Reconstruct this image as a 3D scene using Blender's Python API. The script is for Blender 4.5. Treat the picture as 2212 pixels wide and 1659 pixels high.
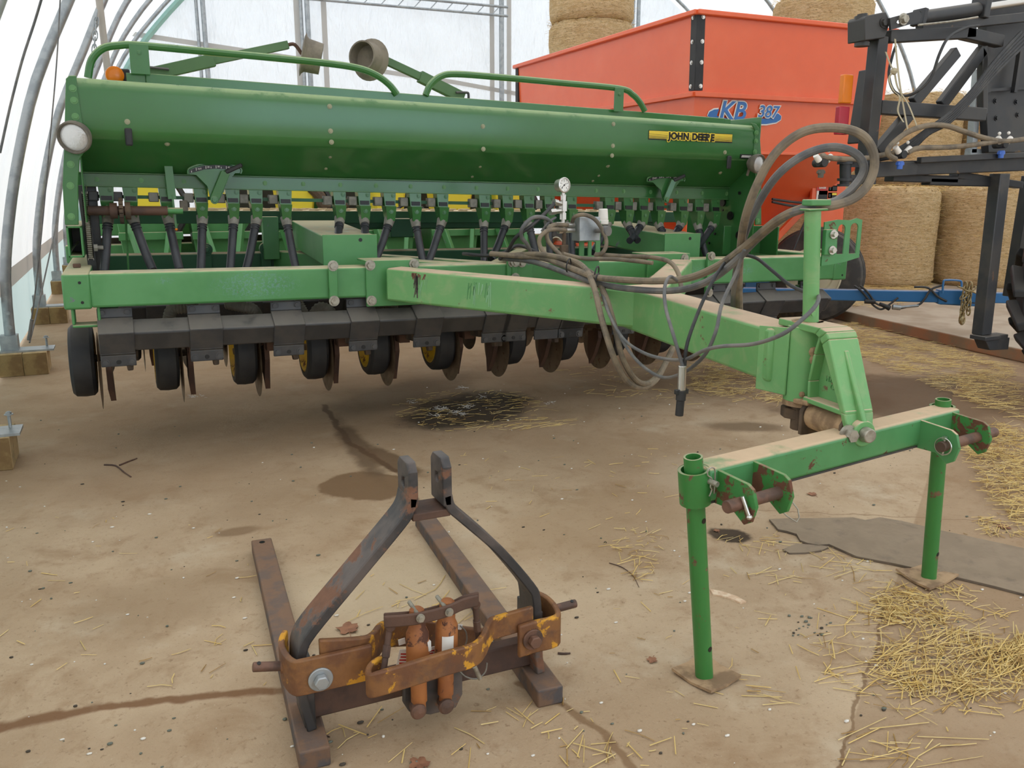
import bpy, bmesh, math, random
from mathutils import Vector, Matrix, noise as mnoise
from mathutils.geometry import tessellate_polygon
random.seed(7)
for o in list(bpy.data.objects):
    bpy.data.objects.remove(o)
SC = bpy.context.scene
COL = SC.collection
V = Vector

# ------------------------------------------------------------------ camera
FPX, CX, CY, EYE = 1850.0, 1106.0, 829.5, 1.55
PITCH, YAW = math.atan(425.5 / FPX), math.radians(24.1)
cam_data = bpy.data.cameras.new('camera')
cam_data.sensor_width = 36.0
cam_data.lens = FPX / 2212.0 * 36.0
cam_data.clip_end = 200
cam = bpy.data.objects.new('camera', cam_data)
COL.objects.link(cam)
cam.location = (0, 0, EYE)
cam.rotation_euler = (math.pi / 2 - PITCH, 0, -YAW)
SC.camera = cam

# ------------------------------------------------------------------ daylight
world = bpy.data.worlds.new('overcast_sky')
SC.world = world
world.use_nodes = True
wn, wl = world.node_tree.nodes, world.node_tree.links
bg = wn['Background']
wtc = wn.new('ShaderNodeTexCoord'); wsep = wn.new('ShaderNodeSeparateXYZ'); wr = wn.new('ShaderNodeValToRGB')
wl.new(wtc.outputs['Generated'], wsep.inputs[0]); wl.new(wsep.outputs['Z'], wr.inputs[0])
wr.color_ramp.elements[0].color = (0.80, 0.98, 1.15, 1)
wr.color_ramp.elements[1].color = (0.98, 1.06, 1.14, 1)
wl.new(wr.outputs[0], bg.inputs['Color'])
bg.inputs['Strength'].default_value = 1.0
SC.view_settings.view_transform = 'Standard'
SC.view_settings.look = 'None'
SC.view_settings.gamma = 1.0
SC.view_settings.use_curve_mapping = False
SC.view_settings.exposure = 1.45
SC.cycles.use_denoising = True
SC.cycles.max_bounces = 10
SC.cycles.diffuse_bounces = 6

# ------------------------------------------------------------------ survey helpers: a direction seen from the eye, met with a plane of the place
def _ray(x, y):
    a, b = (x - CX) / FPX, (y - CY) / FPX
    fw = math.cos(PITCH) - b * math.sin(PITCH)
    dn = math.sin(PITCH) + b * math.cos(PITCH)
    return V((a * math.cos(YAW) + fw * math.sin(YAW), -a * math.sin(YAW) + fw * math.cos(YAW), -dn))
EYEV = V((0, 0, EYE))
def at(x, y, Y):
    r = _ray(x, y); return EYEV + r * (Y / r.y)
def gz(x, y, z=0.0):
    r = _ray(x, y); return EYEV + r * ((z - EYE) / r.z)
def atx(x, y, X):
    r = _ray(x, y); return EYEV + r * (X / r.x)
def pts_at(lst, Y=None):
    return [at(*q) if len(q) == 3 else at(q[0], q[1], Y) for q in lst]

# ------------------------------------------------------------------ mesh builder
def catmull(P, sub):
    P = [V(p) for p in P]
    if sub <= 1 or len(P) < 3: return P
    out = []
    for i in range(len(P) - 1):
        p0, p1, p2, p3 = P[max(i - 1, 0)], P[i], P[i + 1], P[min(i + 2, len(P) - 1)]
        for k in range(sub):
            t = k / sub
            out.append(0.5 * ((2 * p1) + (p2 - p0) * t + (2 * p0 - 5 * p1 + 4 * p2 - p3) * t * t + (3 * p1 - p0 - 3 * p2 + p3) * t ** 3))
    out.append(P[-1]); return out
def frame_of(d):
    d = V(d).normalized()
    u = d.cross(V((0, 0, 1)))
    if u.length < 1e-3: u = d.cross(V((0, 1, 0)))
    u.normalize(); return u, d.cross(u).normalized(), d

class MB:
    def __init__(s): s.v, s.f, s.m, s.cur = [], [], [], 0
    def add(s, vs, fs):
        b = len(s.v); s.v += [V(p) for p in vs]
        for f in fs: s.f.append([b + i for i in f]); s.m.append(s.cur)
        return s
    def hexa(s, p):
        return s.add(p, [(0, 3, 2, 1), (4, 5, 6, 7), (0, 1, 5, 4), (1, 2, 6, 5), (2, 3, 7, 6), (3, 0, 4, 7)])
    def box(s, c, sz, R=None):
        c = V(c); x, y, z = (a / 2 for a in sz)
        P = [V((i, j, k)) for k in (-z, z) for i, j in ((-x, -y), (x, -y), (x, y), (-x, y))]
        return s.hexa([c + (R @ p if R else p) for p in P])
    def span(s, a, b):
        a, b = V(a), V(b); return s.box((a + b) / 2, [abs(b[i] - a[i]) for i in range(3)])
    def bar(s, p, q, w, h, up=(0, 0, 1), w2=None, h2=None):
        p, q, up = V(p), V(q), V(up); d = (q - p).normalized()
        x = d.cross(up).normalized(); u = x.cross(d)
        P = []
        for c, ww, hh in ((p, w, h), (q, w2 or w, h2 or h)):
            P += [c + x * (i * ww / 2) + u * (j * hh / 2) for i, j in ((-1, -1), (1, -1), (1, 1), (-1, 1))]
        return s.hexa(P)
    def prism(s, poly, vec):
        vec = V(vec); n = len(poly); P = [V(p) for p in poly]
        return s.add(P + [p + vec for p in P], [list(range(n))[::-1], list(range(n, 2 * n))] + [(i, (i + 1) % n, n + (i + 1) % n, n + i) for i in range(n)])
    def plate(s, outer, holes, o, ex, ey, th):
        o, ex, ey = V(o), V(ex), V(ey); n = ex.cross(ey).normalized() * th
        loops = [outer] + list(holes); flat = [p for l in loops for p in l]
        tri = tessellate_polygon([[V((p[0], p[1], 0)) for p in l] for l in loops])
        P = [o + ex * p[0] + ey * p[1] for p in flat]; N = len(P)
        F = [tuple(t) for t in tri] + [tuple(N + i for i in reversed(t)) for t in tri]
        b = 0
        for l in loops:
            k = len(l); F += [(b + i, b + (i + 1) % k, N + b + (i + 1) % k, N + b + i) for i in range(k)]; b += k
        return s.add(P + [p + n for p in P], F)
    def cyl(s, p, q, r, r2=None, n=16, caps=True):
        p, q = V(p), V(q); u, w, d = frame_of(q - p); r2 = r if r2 is None else r2
        P = [c + (u * math.cos(a) + w * math.sin(a)) * rr for c, rr in ((p, r), (q, r2)) for a in (2 * math.pi * i / n for i in range(n))]
        F = [(i, (i + 1) % n, n + (i + 1) % n, n + i) for i in range(n)]
        if caps: F += [list(range(n))[::-1], list(range(n, 2 * n))]
        return s.add(P, F)
    def tube(s, pts, r, n=8, sub=5, closed=False, rib=None):
        P = catmull(pts, sub)
        if closed: P = catmull(list(pts) + [pts[0]], sub)[:-1]
        m = len(P); vs = []; pu = None
        for i, p in enumerate(P):
            a = P[(i - 1) % m] if closed else P[max(i - 1, 0)]; b = P[(i + 1) % m] if closed else P[min(i + 1, m - 1)]
            d = (b - a)
            d = d.normalized() if d.length > 1e-9 else V((0, 0, 1))
            if pu is None: pu = frame_of(d)[0]
            u = (pu - d * pu.dot(d)); u = u.normalized() if u.length > 1e-6 else frame_of(d)[0]; w = d.cross(u); pu = u
            rr = (r[min(i * len(r) // m, len(r) - 1)] if isinstance(r, (list, tuple)) else r) * (1 + (rib if rib and i % 2 else 0))
            vs += [p + (u * math.cos(t) + w * math.sin(t)) * rr for t in (2 * math.pi * k / n for k in range(n))]
        F = []
        for i in range(m if closed else m - 1):
            j = (i + 1) % m
            F += [(i * n + k, i * n + (k + 1) % n, j * n + (k + 1) % n, j * n + k) for k in range(n)]
        if not closed: F += [list(range(n))[::-1], list(range((m - 1) * n, m * n))]
        return s.add(vs, F)
    def lathe(s, o, axis, prof, n=24):
        o = V(o); u, w, d = frame_of(axis); m = len(prof); vs = []
        for t, r in prof: vs += [o + d * t + (u * math.cos(a) + w * math.sin(a)) * max(r, 1e-4) for a in (2 * math.pi * k / n for k in range(n))]
        F = [(i * n + k, i * n + (k + 1) % n, (i + 1) * n + (k + 1) % n, (i + 1) * n + k) for i in range(m - 1) for k in range(n)]
        return s.add(vs, F)
    def sph(s, c, r, n=10, sc=(1, 1, 1)):
        c = V(c); vs = []; m = n // 2
        for i in range(m + 1):
            ph = math.pi * i / m
            for k in range(n):
                th = 2 * math.pi * k / n
                vs.append(c + V((r * sc[0] * math.sin(ph) * math.cos(th), r * sc[1] * math.sin(ph) * math.sin(th), r * sc[2] * math.cos(ph))))
        return s.add(vs, [(i * n + k, i * n + (k + 1) % n, (i + 1) * n + (k + 1) % n, (i + 1) * n + k) for i in range(m) for k in range(n)])
    def ring(s, c, axis, R, r, n=20, k=8):
        u, w, d = frame_of(axis); c = V(c)
        return s.tube([c + (u * math.cos(a) + w * math.sin(a)) * R for a in (2 * math.pi * i / n for i in range(n))], r, k, 1, True)
    def bolt(s, p, d, r=.011, h=.009, wash=True):
        p, d = V(p), V(d).normalized()
        if wash: s.cyl(p, p + d * h * .3, r * 1.5, n=14)
        return s.cyl(p, p + d * h, r, n=6)

def mesh_obj(name, mb, mats, inv=None, bevel=0, smooth=35, seg=2):
    me = bpy.data.meshes.new(name)
    me.from_pydata([tuple(inv @ p if inv else p) for p in mb.v], [], mb.f)
    mats = mats if isinstance(mats, (list, tuple)) else [mats]
    for m in mats: me.materials.append(m)
    for i, p in enumerate(me.polygons): p.material_index = mb.m[i]
    b = bmesh.new(); b.from_mesh(me); bmesh.ops.recalc_face_normals(b, faces=b.faces); b.to_mesh(me); b.free()
    if smooth:
        me.polygons.foreach_set('use_smooth', [True] * len(me.polygons))
        me.set_sharp_from_angle(angle=math.radians(smooth))
    o = bpy.data.objects.new(name, me); COL.objects.link(o)
    if bevel:
        m = o.modifiers.new('edge', 'BEVEL'); m.width = bevel; m.segments = seg; m.limit_method = 'ANGLE'; m.angle_limit = math.radians(40)
    return o
def tag(o, label, cat, group=None, kind=None):
    if label: o['label'] = label
    if cat: o['category'] = cat
    if group: o['group'] = group
    if kind: o['kind'] = kind
    return o
class Thing:
    def __init__(s, name, label, cat, M=(0, 0, 0), group=None):
        s.M = M if isinstance(M, Matrix) else Matrix.Translation(V(M)); s.inv = s.M.inverted()
        s.o = bpy.data.objects.new(name, None); COL.objects.link(s.o); s.o.empty_display_size = .1
        s.o.matrix_world = s.M; tag(s.o, label, cat, group)
    def add(s, name, mb, mat, parent=None, label=None, bevel=0, local=False, smooth=35, kind=None):
        o = mesh_obj(name, mb, mat, None if local else s.inv, bevel, smooth)
        o.parent = parent or s.o
        if label: o['label'] = label
        if kind: o['kind'] = kind
        return o
    def each(s, name, mb, mat, parent=None, **k):
        # one object for every loose piece (touching pieces stay together)
        n = len(mb.v); par = list(range(n))
        def find(i):
            while par[i] != i: par[i] = par[par[i]]; i = par[i]
            return i
        for f in mb.f:
            for i in f[1:]: par[find(i)] = find(f[0])
        isl = {}
        for i in range(n): isl.setdefault(find(i), []).append(i)
        L = [(set(v), [min(mb.v[i][a] for i in v) - .001 for a in range(3)], [max(mb.v[i][a] for i in v) + .001 for a in range(3)]) for v in isl.values()]
        merged = True
        while merged:
            merged = False
            for i in range(len(L)):
                for j in range(i + 1, len(L)):
                    if all(L[i][1][a] <= L[j][2][a] and L[j][1][a] <= L[i][2][a] for a in range(3)):
                        L[i] = (L[i][0] | L[j][0], [min(L[i][1][a], L[j][1][a]) for a in range(3)], [max(L[i][2][a], L[j][2][a]) for a in range(3)]); L.pop(j); merged = True; break
                if merged: break
        out = []
        for S, lo, hi in L:
            m2 = MB(); mp = {}
            for i in sorted(S): mp[i] = len(m2.v); m2.v.append(mb.v[i])
            for f, mi in zip(mb.f, mb.m):
                if f[0] in S: m2.f.append([mp[i] for i in f]); m2.m.append(mi)
            out.append(s.add(name, m2, mat, parent, **k))
        return out
    def text(s, name, body, size, pos, right, up, mat, parent=None, bold=0.0, shear=0.0, align='LEFT', local=False, spacing=1.0, ext=0.0006, sx=1.0):
        c = bpy.data.curves.new(name, 'FONT'); c.body = body; c.size = size; c.offset = bold; c.shear = shear; c.extrude = ext
        c.align_x = align; c.align_y = 'CENTER'; c.space_character = spacing; c.materials.append(mat)
        tmp = bpy.data.objects.new('lettering_tmp', c); COL.objects.link(tmp); bpy.context.view_layer.update()
        me = bpy.data.meshes.new_from_object(tmp.evaluated_get(bpy.context.evaluated_depsgraph_get())); me.name = name
        bpy.data.objects.remove(tmp); bpy.data.curves.remove(c)
        o = bpy.data.objects.new(name, me); COL.objects.link(o)
        r, u = V(right).normalized(), V(up).normalized(); n = r.cross(u); u = n.cross(r)
        m = Matrix((r, u, n)).transposed().to_4x4(); m.translation = V(pos)
        if sx != 1: m = m @ Matrix.Diagonal((sx, 1, 1, 1))
        o.parent = parent or s.o
        o.matrix_local = m if local else s.inv @ m
        return o
def single(name, mb, mat, label=None, cat=None, group=None, kind=None, loc=None, bevel=0, smooth=35):
    loc = V(loc) if loc is not None else V((0, 0, 0))
    o = mesh_obj(name, mb, mat, Matrix.Translation(-loc), bevel, smooth); o.location = loc
    return tag(o, label, cat, group, kind)

# ------------------------------------------------------------------ materials
def srgb(r, g, b):
    f = lambda c: (c / 255 / 12.92) if c / 255 <= .04045 else ((c / 255 + .055) / 1.055) ** 2.4
    return (f(r), f(g), f(b), 1)
class NT:
    def __init__(s, name):
        s.mat = bpy.data.materials.new(name); s.mat.use_nodes = True
        s.t = s.mat.node_tree; s.N, s.L = s.t.nodes, s.t.links; s.b = s.N['Principled BSDF']; s.tc = s.N.new('ShaderNodeTexCoord').outputs['Object']
    def n(s, typ, **k):
        x = s.N.new('ShaderNode' + typ)
        for a, b in k.items(): setattr(x, a, b)
        return x
    def put(s, sock, val):
        if isinstance(val, bpy.types.NodeSocket): s.L.new(val, sock)
        else: sock.default_value = val
    def noise(s, scale, detail=4, rough=.55, vec=None, stretch=None, dist=0):
        v = vec or s.tc
        if stretch:
            m = s.n('Mapping'); s.L.new(v, m.inputs[0]); m.inputs['Scale'].default_value = stretch; v = m.outputs[0]
        x = s.n('TexNoise'); s.L.new(v, x.inputs['Vector']); x.inputs['Scale'].default_value = scale; x.inputs['Detail'].default_value = detail
        x.inputs['Roughness'].default_value = rough; x.inputs['Distortion'].default_value = dist
        return x.outputs['Fac']
    def step(s, val, a, b, lo=0.0, hi=1.0):
        x = s.n('MapRange', interpolation_type='SMOOTHSTEP'); s.put(x.inputs[0], val)
        for i, q in enumerate((a, b, lo, hi)): x.inputs[i + 1].default_value = q
        return x.outputs[0]
    def math(s, op, a, b=0.0, clamp=False):
        x = s.n('Math', operation=op, use_clamp=clamp); s.put(x.inputs[0], a); s.put(x.inputs[1], b); return x.outputs[0]
    def mix(s, fac, a, b):
        x = s.n('Mix', data_type='RGBA'); s.put(x.inputs['Factor'], fac); s.put(x.inputs['A'], a); s.put(x.inputs['B'], b); return x.outputs['Result']
    def nz(s):
        g = s.n('NewGeometry'); p = s.n('SeparateXYZ'); s.L.new(g.outputs['Normal'], p.inputs[0]); return p.outputs['Z']
    def bump(s, h, strength=.3, dist=.01):
        x = s.n('Bump'); s.put(x.inputs['Height'], h); x.inputs['Strength'].default_value = strength; x.inputs['Distance'].default_value = dist
        s.L.new(x.outputs[0], s.b.inputs['Normal'])
    def done(s, col, rough=.5, metal=0.0, spec=.5, coat=0.0):
        s.put(s.b.inputs['Base Color'], col); s.put(s.b.inputs['Roughness'], rough); s.put(s.b.inputs['Metallic'], metal)
        s.b.inputs['Specular IOR Level'].default_value = spec; s.b.inputs['Coat Weight'].default_value = coat
        return s.mat
DUST = srgb(196, 172, 140)
def paint(name, col, rough=.45, fade=None, famt=.6, fs=2.5, rust=0.0, rcol=srgb(96, 58, 40), rs=14, dust=0.0, dcol=DUST, spec=.5, metal=0.0, bump=0.0, bs=60, var=.12, coat=0.0, grime=0.0, gs=5, dr=(.45, .85), gcol=None):
    t = NT(name); c = col
    dark = tuple(x * (1 - var) for x in col[:3]) + (1,); lite = tuple(min(1, x * (1 + var)) for x in col[:3]) + (1,)
    c = t.mix(t.noise(9, 5), dark, lite)
    if fade: c = t.mix(t.step(t.noise(fs, 4, .6), .42, .62, 0, famt), c, fade)
    r = rough
    if grime: c = t.mix(t.step(t.noise(gs, 6, .65, dist=.6), .48, .68, 0, grime), c, dcol)
    if rust:
        k = t.step(t.noise(rs, 9, .68, dist=.3), .66 - .26 * rust, .70 - .26 * rust)
        rc = t.mix(t.noise(40, 4), tuple(x * .6 for x in rcol[:3]) + (1,), tuple(min(1, x * 1.35) for x in rcol[:3]) + (1,))
        c = t.mix(k, c, rc); r = t.math('MAXIMUM', t.math('MULTIPLY', k, .85), rough)
    if dust:
        k = t.math('MULTIPLY', t.step(t.nz(), *dr), t.step(t.noise(7, 6, .65), .26, .5, .25 * dust, dust))
        c = t.mix(k, c, t.mix(t.noise(22, 5), tuple(x * .82 for x in dcol[:3]) + (1,), dcol))
        r = t.math('MAXIMUM', t.math('MULTIPLY', k, .9), r if isinstance(r, (int, float)) else r)
    if bump: t.bump(t.noise(bs, 5), bump, .004)
    return t.done(c, r, metal, spec, coat)

GREEN = srgb(50, 118, 44)
M = {}
M['box'] = paint('green_gloss_paint', srgb(52, 104, 52), .2, fade=srgb(60, 112, 62), famt=.5, fs=1.0, dust=.75, dcol=srgb(172, 190, 138), dr=(.12, .95), var=.05, spec=.6)
M['green'] = paint('green_frame_paint', srgb(74, 134, 76), .42, fade=srgb(88, 146, 90), famt=.6, fs=2.2, rust=.06, rcol=srgb(110, 120, 120), rs=9, dust=.95, dcol=srgb(198, 186, 150), var=.06)
M['greenlight'] = paint('sun_faded_green_paint', srgb(112, 166, 102), .45, fade=srgb(94, 154, 94), famt=.6, fs=1.6, rust=.08, rcol=srgb(120, 92, 70), rs=7, dust=1.0, dcol=srgb(208, 182, 154), var=.05, grime=.12, gs=9)
M['hitchgreen'] = paint('chipped_green_paint', srgb(70, 132, 78), .4, fade=srgb(84, 146, 92), famt=.6, fs=3, rust=.22, rs=11, dust=1.0, dcol=srgb(206, 178, 146), var=.06)
M['leggreen'] = paint('scraped_green_paint', srgb(58, 124, 60), .38, rust=.24, rcol=srgb(112, 84, 62), rs=13, dust=.5, var=.06)
M['rustgreen'] = paint('rust_eaten_green_plate', srgb(60, 128, 62), .55, rust=.62, rcol=srgb(104, 66, 48), rs=16, dust=.3, bump=.3)
M['darkgreen'] = paint('dark_green_frame_paint', srgb(30, 84, 50), .5, dust=.8, var=.1, fade=srgb(38, 96, 58))
M['dusty'] = paint('dust_caked_steel', srgb(176, 146, 112), .9, fade=srgb(120, 96, 72), famt=.8, fs=12, bump=.5, bs=30)
M['black'] = paint('black_steel_paint', srgb(54, 54, 55), .45, fade=srgb(78, 75, 72), famt=.5, fs=4, dust=.7, dcol=srgb(116, 110, 102), dr=(.2, .7), var=.12)
M['blackclamp'] = paint('weathered_black_clamp_steel', srgb(58, 59, 62), .45, fade=srgb(82, 78, 74), famt=.6, fs=5, rust=.08, rcol=srgb(120, 90, 70), rs=5, dust=.6, dcol=srgb(122, 114, 104), dr=(.2, .7))
M['sprayer'] = paint('flat_black_boom_paint', srgb(40, 41, 44), .45, fade=srgb(66, 62, 56), famt=.5, fs=3, rust=.1, rcol=srgb(120, 96, 66), rs=4, dust=.3, dcol=srgb(130, 116, 96))
M['rubber'] = paint('black_rubber', srgb(34, 34, 36), .62, fade=srgb(52, 51, 50), famt=.6, fs=5, dust=.25, dcol=srgb(110, 100, 88))
M['tire'] = paint('worn_tyre_rubber', srgb(58, 56, 54), .8, fade=srgb(92, 86, 78), famt=.6, fs=6, dust=.4, dcol=srgb(120, 108, 94))
M['hose'] = paint('dusty_hydraulic_hose', srgb(132, 118, 98), .8, fade=srgb(92, 84, 74), famt=.8, fs=9, bump=.25, bs=30)
M['hosegrey'] = paint('grey_electric_cable', srgb(92, 92, 92), .6, fade=srgb(130, 124, 116), famt=.6, fs=8)
M['hoseblack'] = paint('black_hydraulic_hose', srgb(44, 44, 45), .55, fade=srgb(74, 72, 68), famt=.5, fs=7)
M['seedtube'] = paint('black_seed_tube_plastic', srgb(40, 42, 46), .42, fade=srgb(66, 66, 70), famt=.6, fs=5)
M['collar'] = paint('grey_plastic_collar', srgb(134, 130, 120), .6, fade=srgb(96, 92, 84), fs=20)
M['boot'] = paint('dusty_grey_bellows', srgb(120, 112, 98), .85, fade=srgb(84, 78, 68), fs=8)
M['yellow'] = paint('yellow_wheel_paint', srgb(206, 166, 30), .5, fade=srgb(170, 130, 40), famt=.7, fs=6, rust=.12, rs=10)
M['hopper'] = paint('yellow_plastic_hopper', srgb(244, 222, 70), .4, var=.03)
M['disc'] = paint('brown_stained_steel_disc', srgb(126, 108, 88), .5, fade=srgb(98, 78, 58), famt=.8, fs=6, metal=.3, rust=.2, rs=20)
M['castdirt'] = paint('dirty_brown_casting', srgb(98, 80, 62), .8, fade=srgb(60, 50, 42), famt=.8, fs=7, bump=.4, bs=25)
M['orange'] = paint('orange_wagon_paint', srgb(226, 94, 48), .26, fade=srgb(232, 108, 66), famt=.5, fs=.8, var=.04, spec=.55)
M['blue'] = paint('blue_gear_paint', srgb(44, 106, 160), .4, dust=.35, var=.05)
M['white'] = paint('white_plastic', srgb(232, 226, 218), .5, var=.03)
M['chrome'] = paint('bright_plated_steel', srgb(206, 202, 196), .28, metal=.9, var=.05)
M['zinc'] = paint('zinc_bolt_steel', srgb(170, 164, 150), .45, metal=.6, fade=srgb(130, 122, 108), fs=30)
M['galv'] = paint('galvanised_steel', srgb(168, 172, 174), .42, metal=.55, fade=srgb(142, 148, 152), famt=.7, fs=10, var=.08)
M['bolt'] = paint('dusty_painted_bolt', srgb(150, 150, 120), .6)
M['boltgreen'] = paint('green_painted_bolt', srgb(92, 140, 84), .45)
M['glass'] = paint('lamp_lens_glass', srgb(206, 206, 204), .12, spec=.8, metal=.35, bump=.6, bs=90)
M['bezel'] = paint('dusty_lamp_housing', srgb(112, 104, 90), .7, fade=srgb(72, 68, 62), fs=12)
M['amber'] = paint('amber_lens', srgb(226, 122, 16), .25)
M['redlens'] = paint('red_reflector', srgb(170, 30, 50), .3)
M['inkhollow'] = paint('black_ink_and_hollows', srgb(16, 16, 16), .4, var=.0)  # print black, also the painted dark of holes and the tube end
M['decalyellow'] = paint('yellow_decal', srgb(244, 214, 70), .35, var=.02)
M['decalblue'] = paint('blue_decal', srgb(38, 104, 172), .35, var=.03)
M['decalred'] = paint('red_decal', srgb(190, 40, 36), .35, var=.02)
M['dialface'] = paint('white_dial_face', srgb(236, 234, 228), .35, var=.01)
M['rustbar'] = paint('rusted_black_flat_bar', srgb(52, 50, 50), .5, fade=srgb(104, 92, 86), famt=.75, fs=4, rust=.38, rcol=srgb(120, 84, 64), rs=3.2, bump=.25, bs=50)
M['rustdark'] = paint('brown_rusted_steel', srgb(92, 66, 52), .72, fade=srgb(64, 48, 42), famt=.7, fs=7, bump=.35, bs=70)
M['rustskid'] = paint('scaled_rusty_skid_steel', srgb(110, 84, 66), .75, fade=srgb(74, 72, 74), famt=.9, fs=13, dust=.35, dcol=srgb(150, 116, 90), bump=.6, bs=40)
M['rustyellow'] = paint('rust_bleeding_yellow_paint', srgb(134, 90, 50), .62, fade=srgb(104, 66, 42), famt=.9, fs=11, rust=.36, rcol=srgb(206, 148, 44), rs=9, bump=.45, bs=60, grime=.35, gs=14, dcol=srgb(70, 62, 58))
M['rustorange'] = paint('orange_rusted_cylinder', srgb(172, 108, 58), .6, fade=srgb(138, 82, 48), famt=.7, fs=11, rust=.3, rcol=srgb(90, 56, 40), rs=12, bump=.3, bs=60)
M['rustpin'] = paint('rusted_pin_steel', srgb(116, 84, 68), .6, fade=srgb(78, 62, 54), famt=.8, fs=14, bump=.4, bs=60, metal=.2)
M['oldyellow'] = paint('flaked_yellow_paint', srgb(206, 150, 26), .5, rust=.4, rcol=srgb(92, 60, 36), rs=15)
M['wood'] = None
M['leaf'] = paint('dry_brown_leaf', srgb(150, 104, 76), .8, fade=srgb(118, 78, 58), fs=30)
M['canvas'] = paint('pale_webbing', srgb(176, 164, 136), .85)
def wood():
    t = NT('treated_timber')
    a = t.noise(5, 5, .6, stretch=(6, 1.2, 6)); c = t.mix(a, srgb(158, 132, 92), srgb(198, 172, 128))
    c = t.mix(t.step(t.noise(9, 5), .52, .68, 0, .7), c, srgb(122, 108, 72))
    return t.done(c, .85)
M['wood'] = wood()
def endgrain():
    t = NT('timber_end_grain')
    a = t.noise(7, 5, .6); c = t.mix(t.step(a, .4, .62), srgb(146, 122, 80), srgb(120, 94, 60))
    return t.done(c, .9)
M['endgrain'] = endgrain()
def fabric(name, col, trans, wr=.0, ws=2.0, ang=None):
    t = NT(name)
    c = t.mix(t.step(t.noise(.9, 4), .3, .7), tuple(x * .95 for x in col[:3]) + (1,), col)
    d = t.n('BsdfDiffuse'); q = t.n('BsdfTranslucent'); mx = t.n('MixShader')
    t.L.new(c, d.inputs[0]); t.L.new(c, q.inputs[0]); mx.inputs[0].default_value = trans
    t.L.new(d.outputs[0], mx.inputs[1]); t.L.new(q.outputs[0], mx.inputs[2])
    if wr:
        b = t.n('Bump'); h = t.math('ADD', t.noise(ws, 5, .6, stretch=(1, 1, .45), dist=.8), t.noise(ws * 3.2, 4, .6, stretch=(1.6, 1, .5)))
        t.L.new(h, b.inputs['Height']); b.inputs['Strength'].default_value = wr; b.inputs['Distance'].default_value = .25
        t.L.new(b.outputs[0], d.inputs['Normal']); t.L.new(b.outputs[0], q.inputs['Normal'])
    t.L.new(mx.outputs[0], t.N['Material Output'].inputs[0]); t.N.remove(t.b)
    return t.mat
M['fabric'] = fabric('white_tarp_fabric', (.90, .865, .825, 1), .44, .12, 1.0)
M['fabricback'] = fabric('white_end_wall_tarp', (.74, .735, .73, 1), .45, .7, .5)
M['fabricskirt'] = fabric('pale_teal_tarp_skirt', srgb(206, 220, 214), .4)
M['fabricband'] = fabric('grey_tarp_hem', srgb(186, 178, 168), .2)
def straw_mat(name, a, b, c=None, net=False):
    t = NT(name)
    if net:
        n1 = t.noise(5, 6, .75, stretch=(1, 1, 7)); n2 = t.noise(17, 5, .75, stretch=(1, 1, 4.5), dist=.4)
        k = t.step(n1, .35, .65); col = t.mix(k, a, b)
        col = t.mix(t.step(n2, .50, .66, 0, .8), col, tuple(x * .42 for x in a[:3]) + (1,))
        col = t.mix(t.step(t.noise(30, 4, .7, stretch=(1, 1, 3), dist=1.5), .54, .66, 0, .75), col, srgb(244, 226, 188))
        t.bump(t.math('ADD', n1, n2), .8, .03)
        return t.done(col, .9, spec=.2)
    oi = t.n('TexWhiteNoise', noise_dimensions='3D'); t.L.new(t.noise(14, 1), oi.inputs[0])
    col = t.mix(t.step(t.noise(9, 3), .35, .65), a, b)
    return t.done(col, .6, spec=.3)
M['straw'] = straw_mat('golden_straw', srgb(206, 172, 96), srgb(226, 198, 130))
M['strawpale'] = straw_mat('pale_straw', srgb(216, 192, 134), srgb(200, 172, 108))
M['strawdark'] = straw_mat('brown_straw', srgb(150, 116, 66), srgb(176, 142, 84))
M['bale'] = straw_mat('netted_straw_bale', srgb(196, 162, 112), srgb(224, 196, 150), net=True)
M['baledark'] = straw_mat('netted_straw_bale_dull', srgb(176, 144, 100), srgb(206, 176, 132), net=True)
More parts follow.
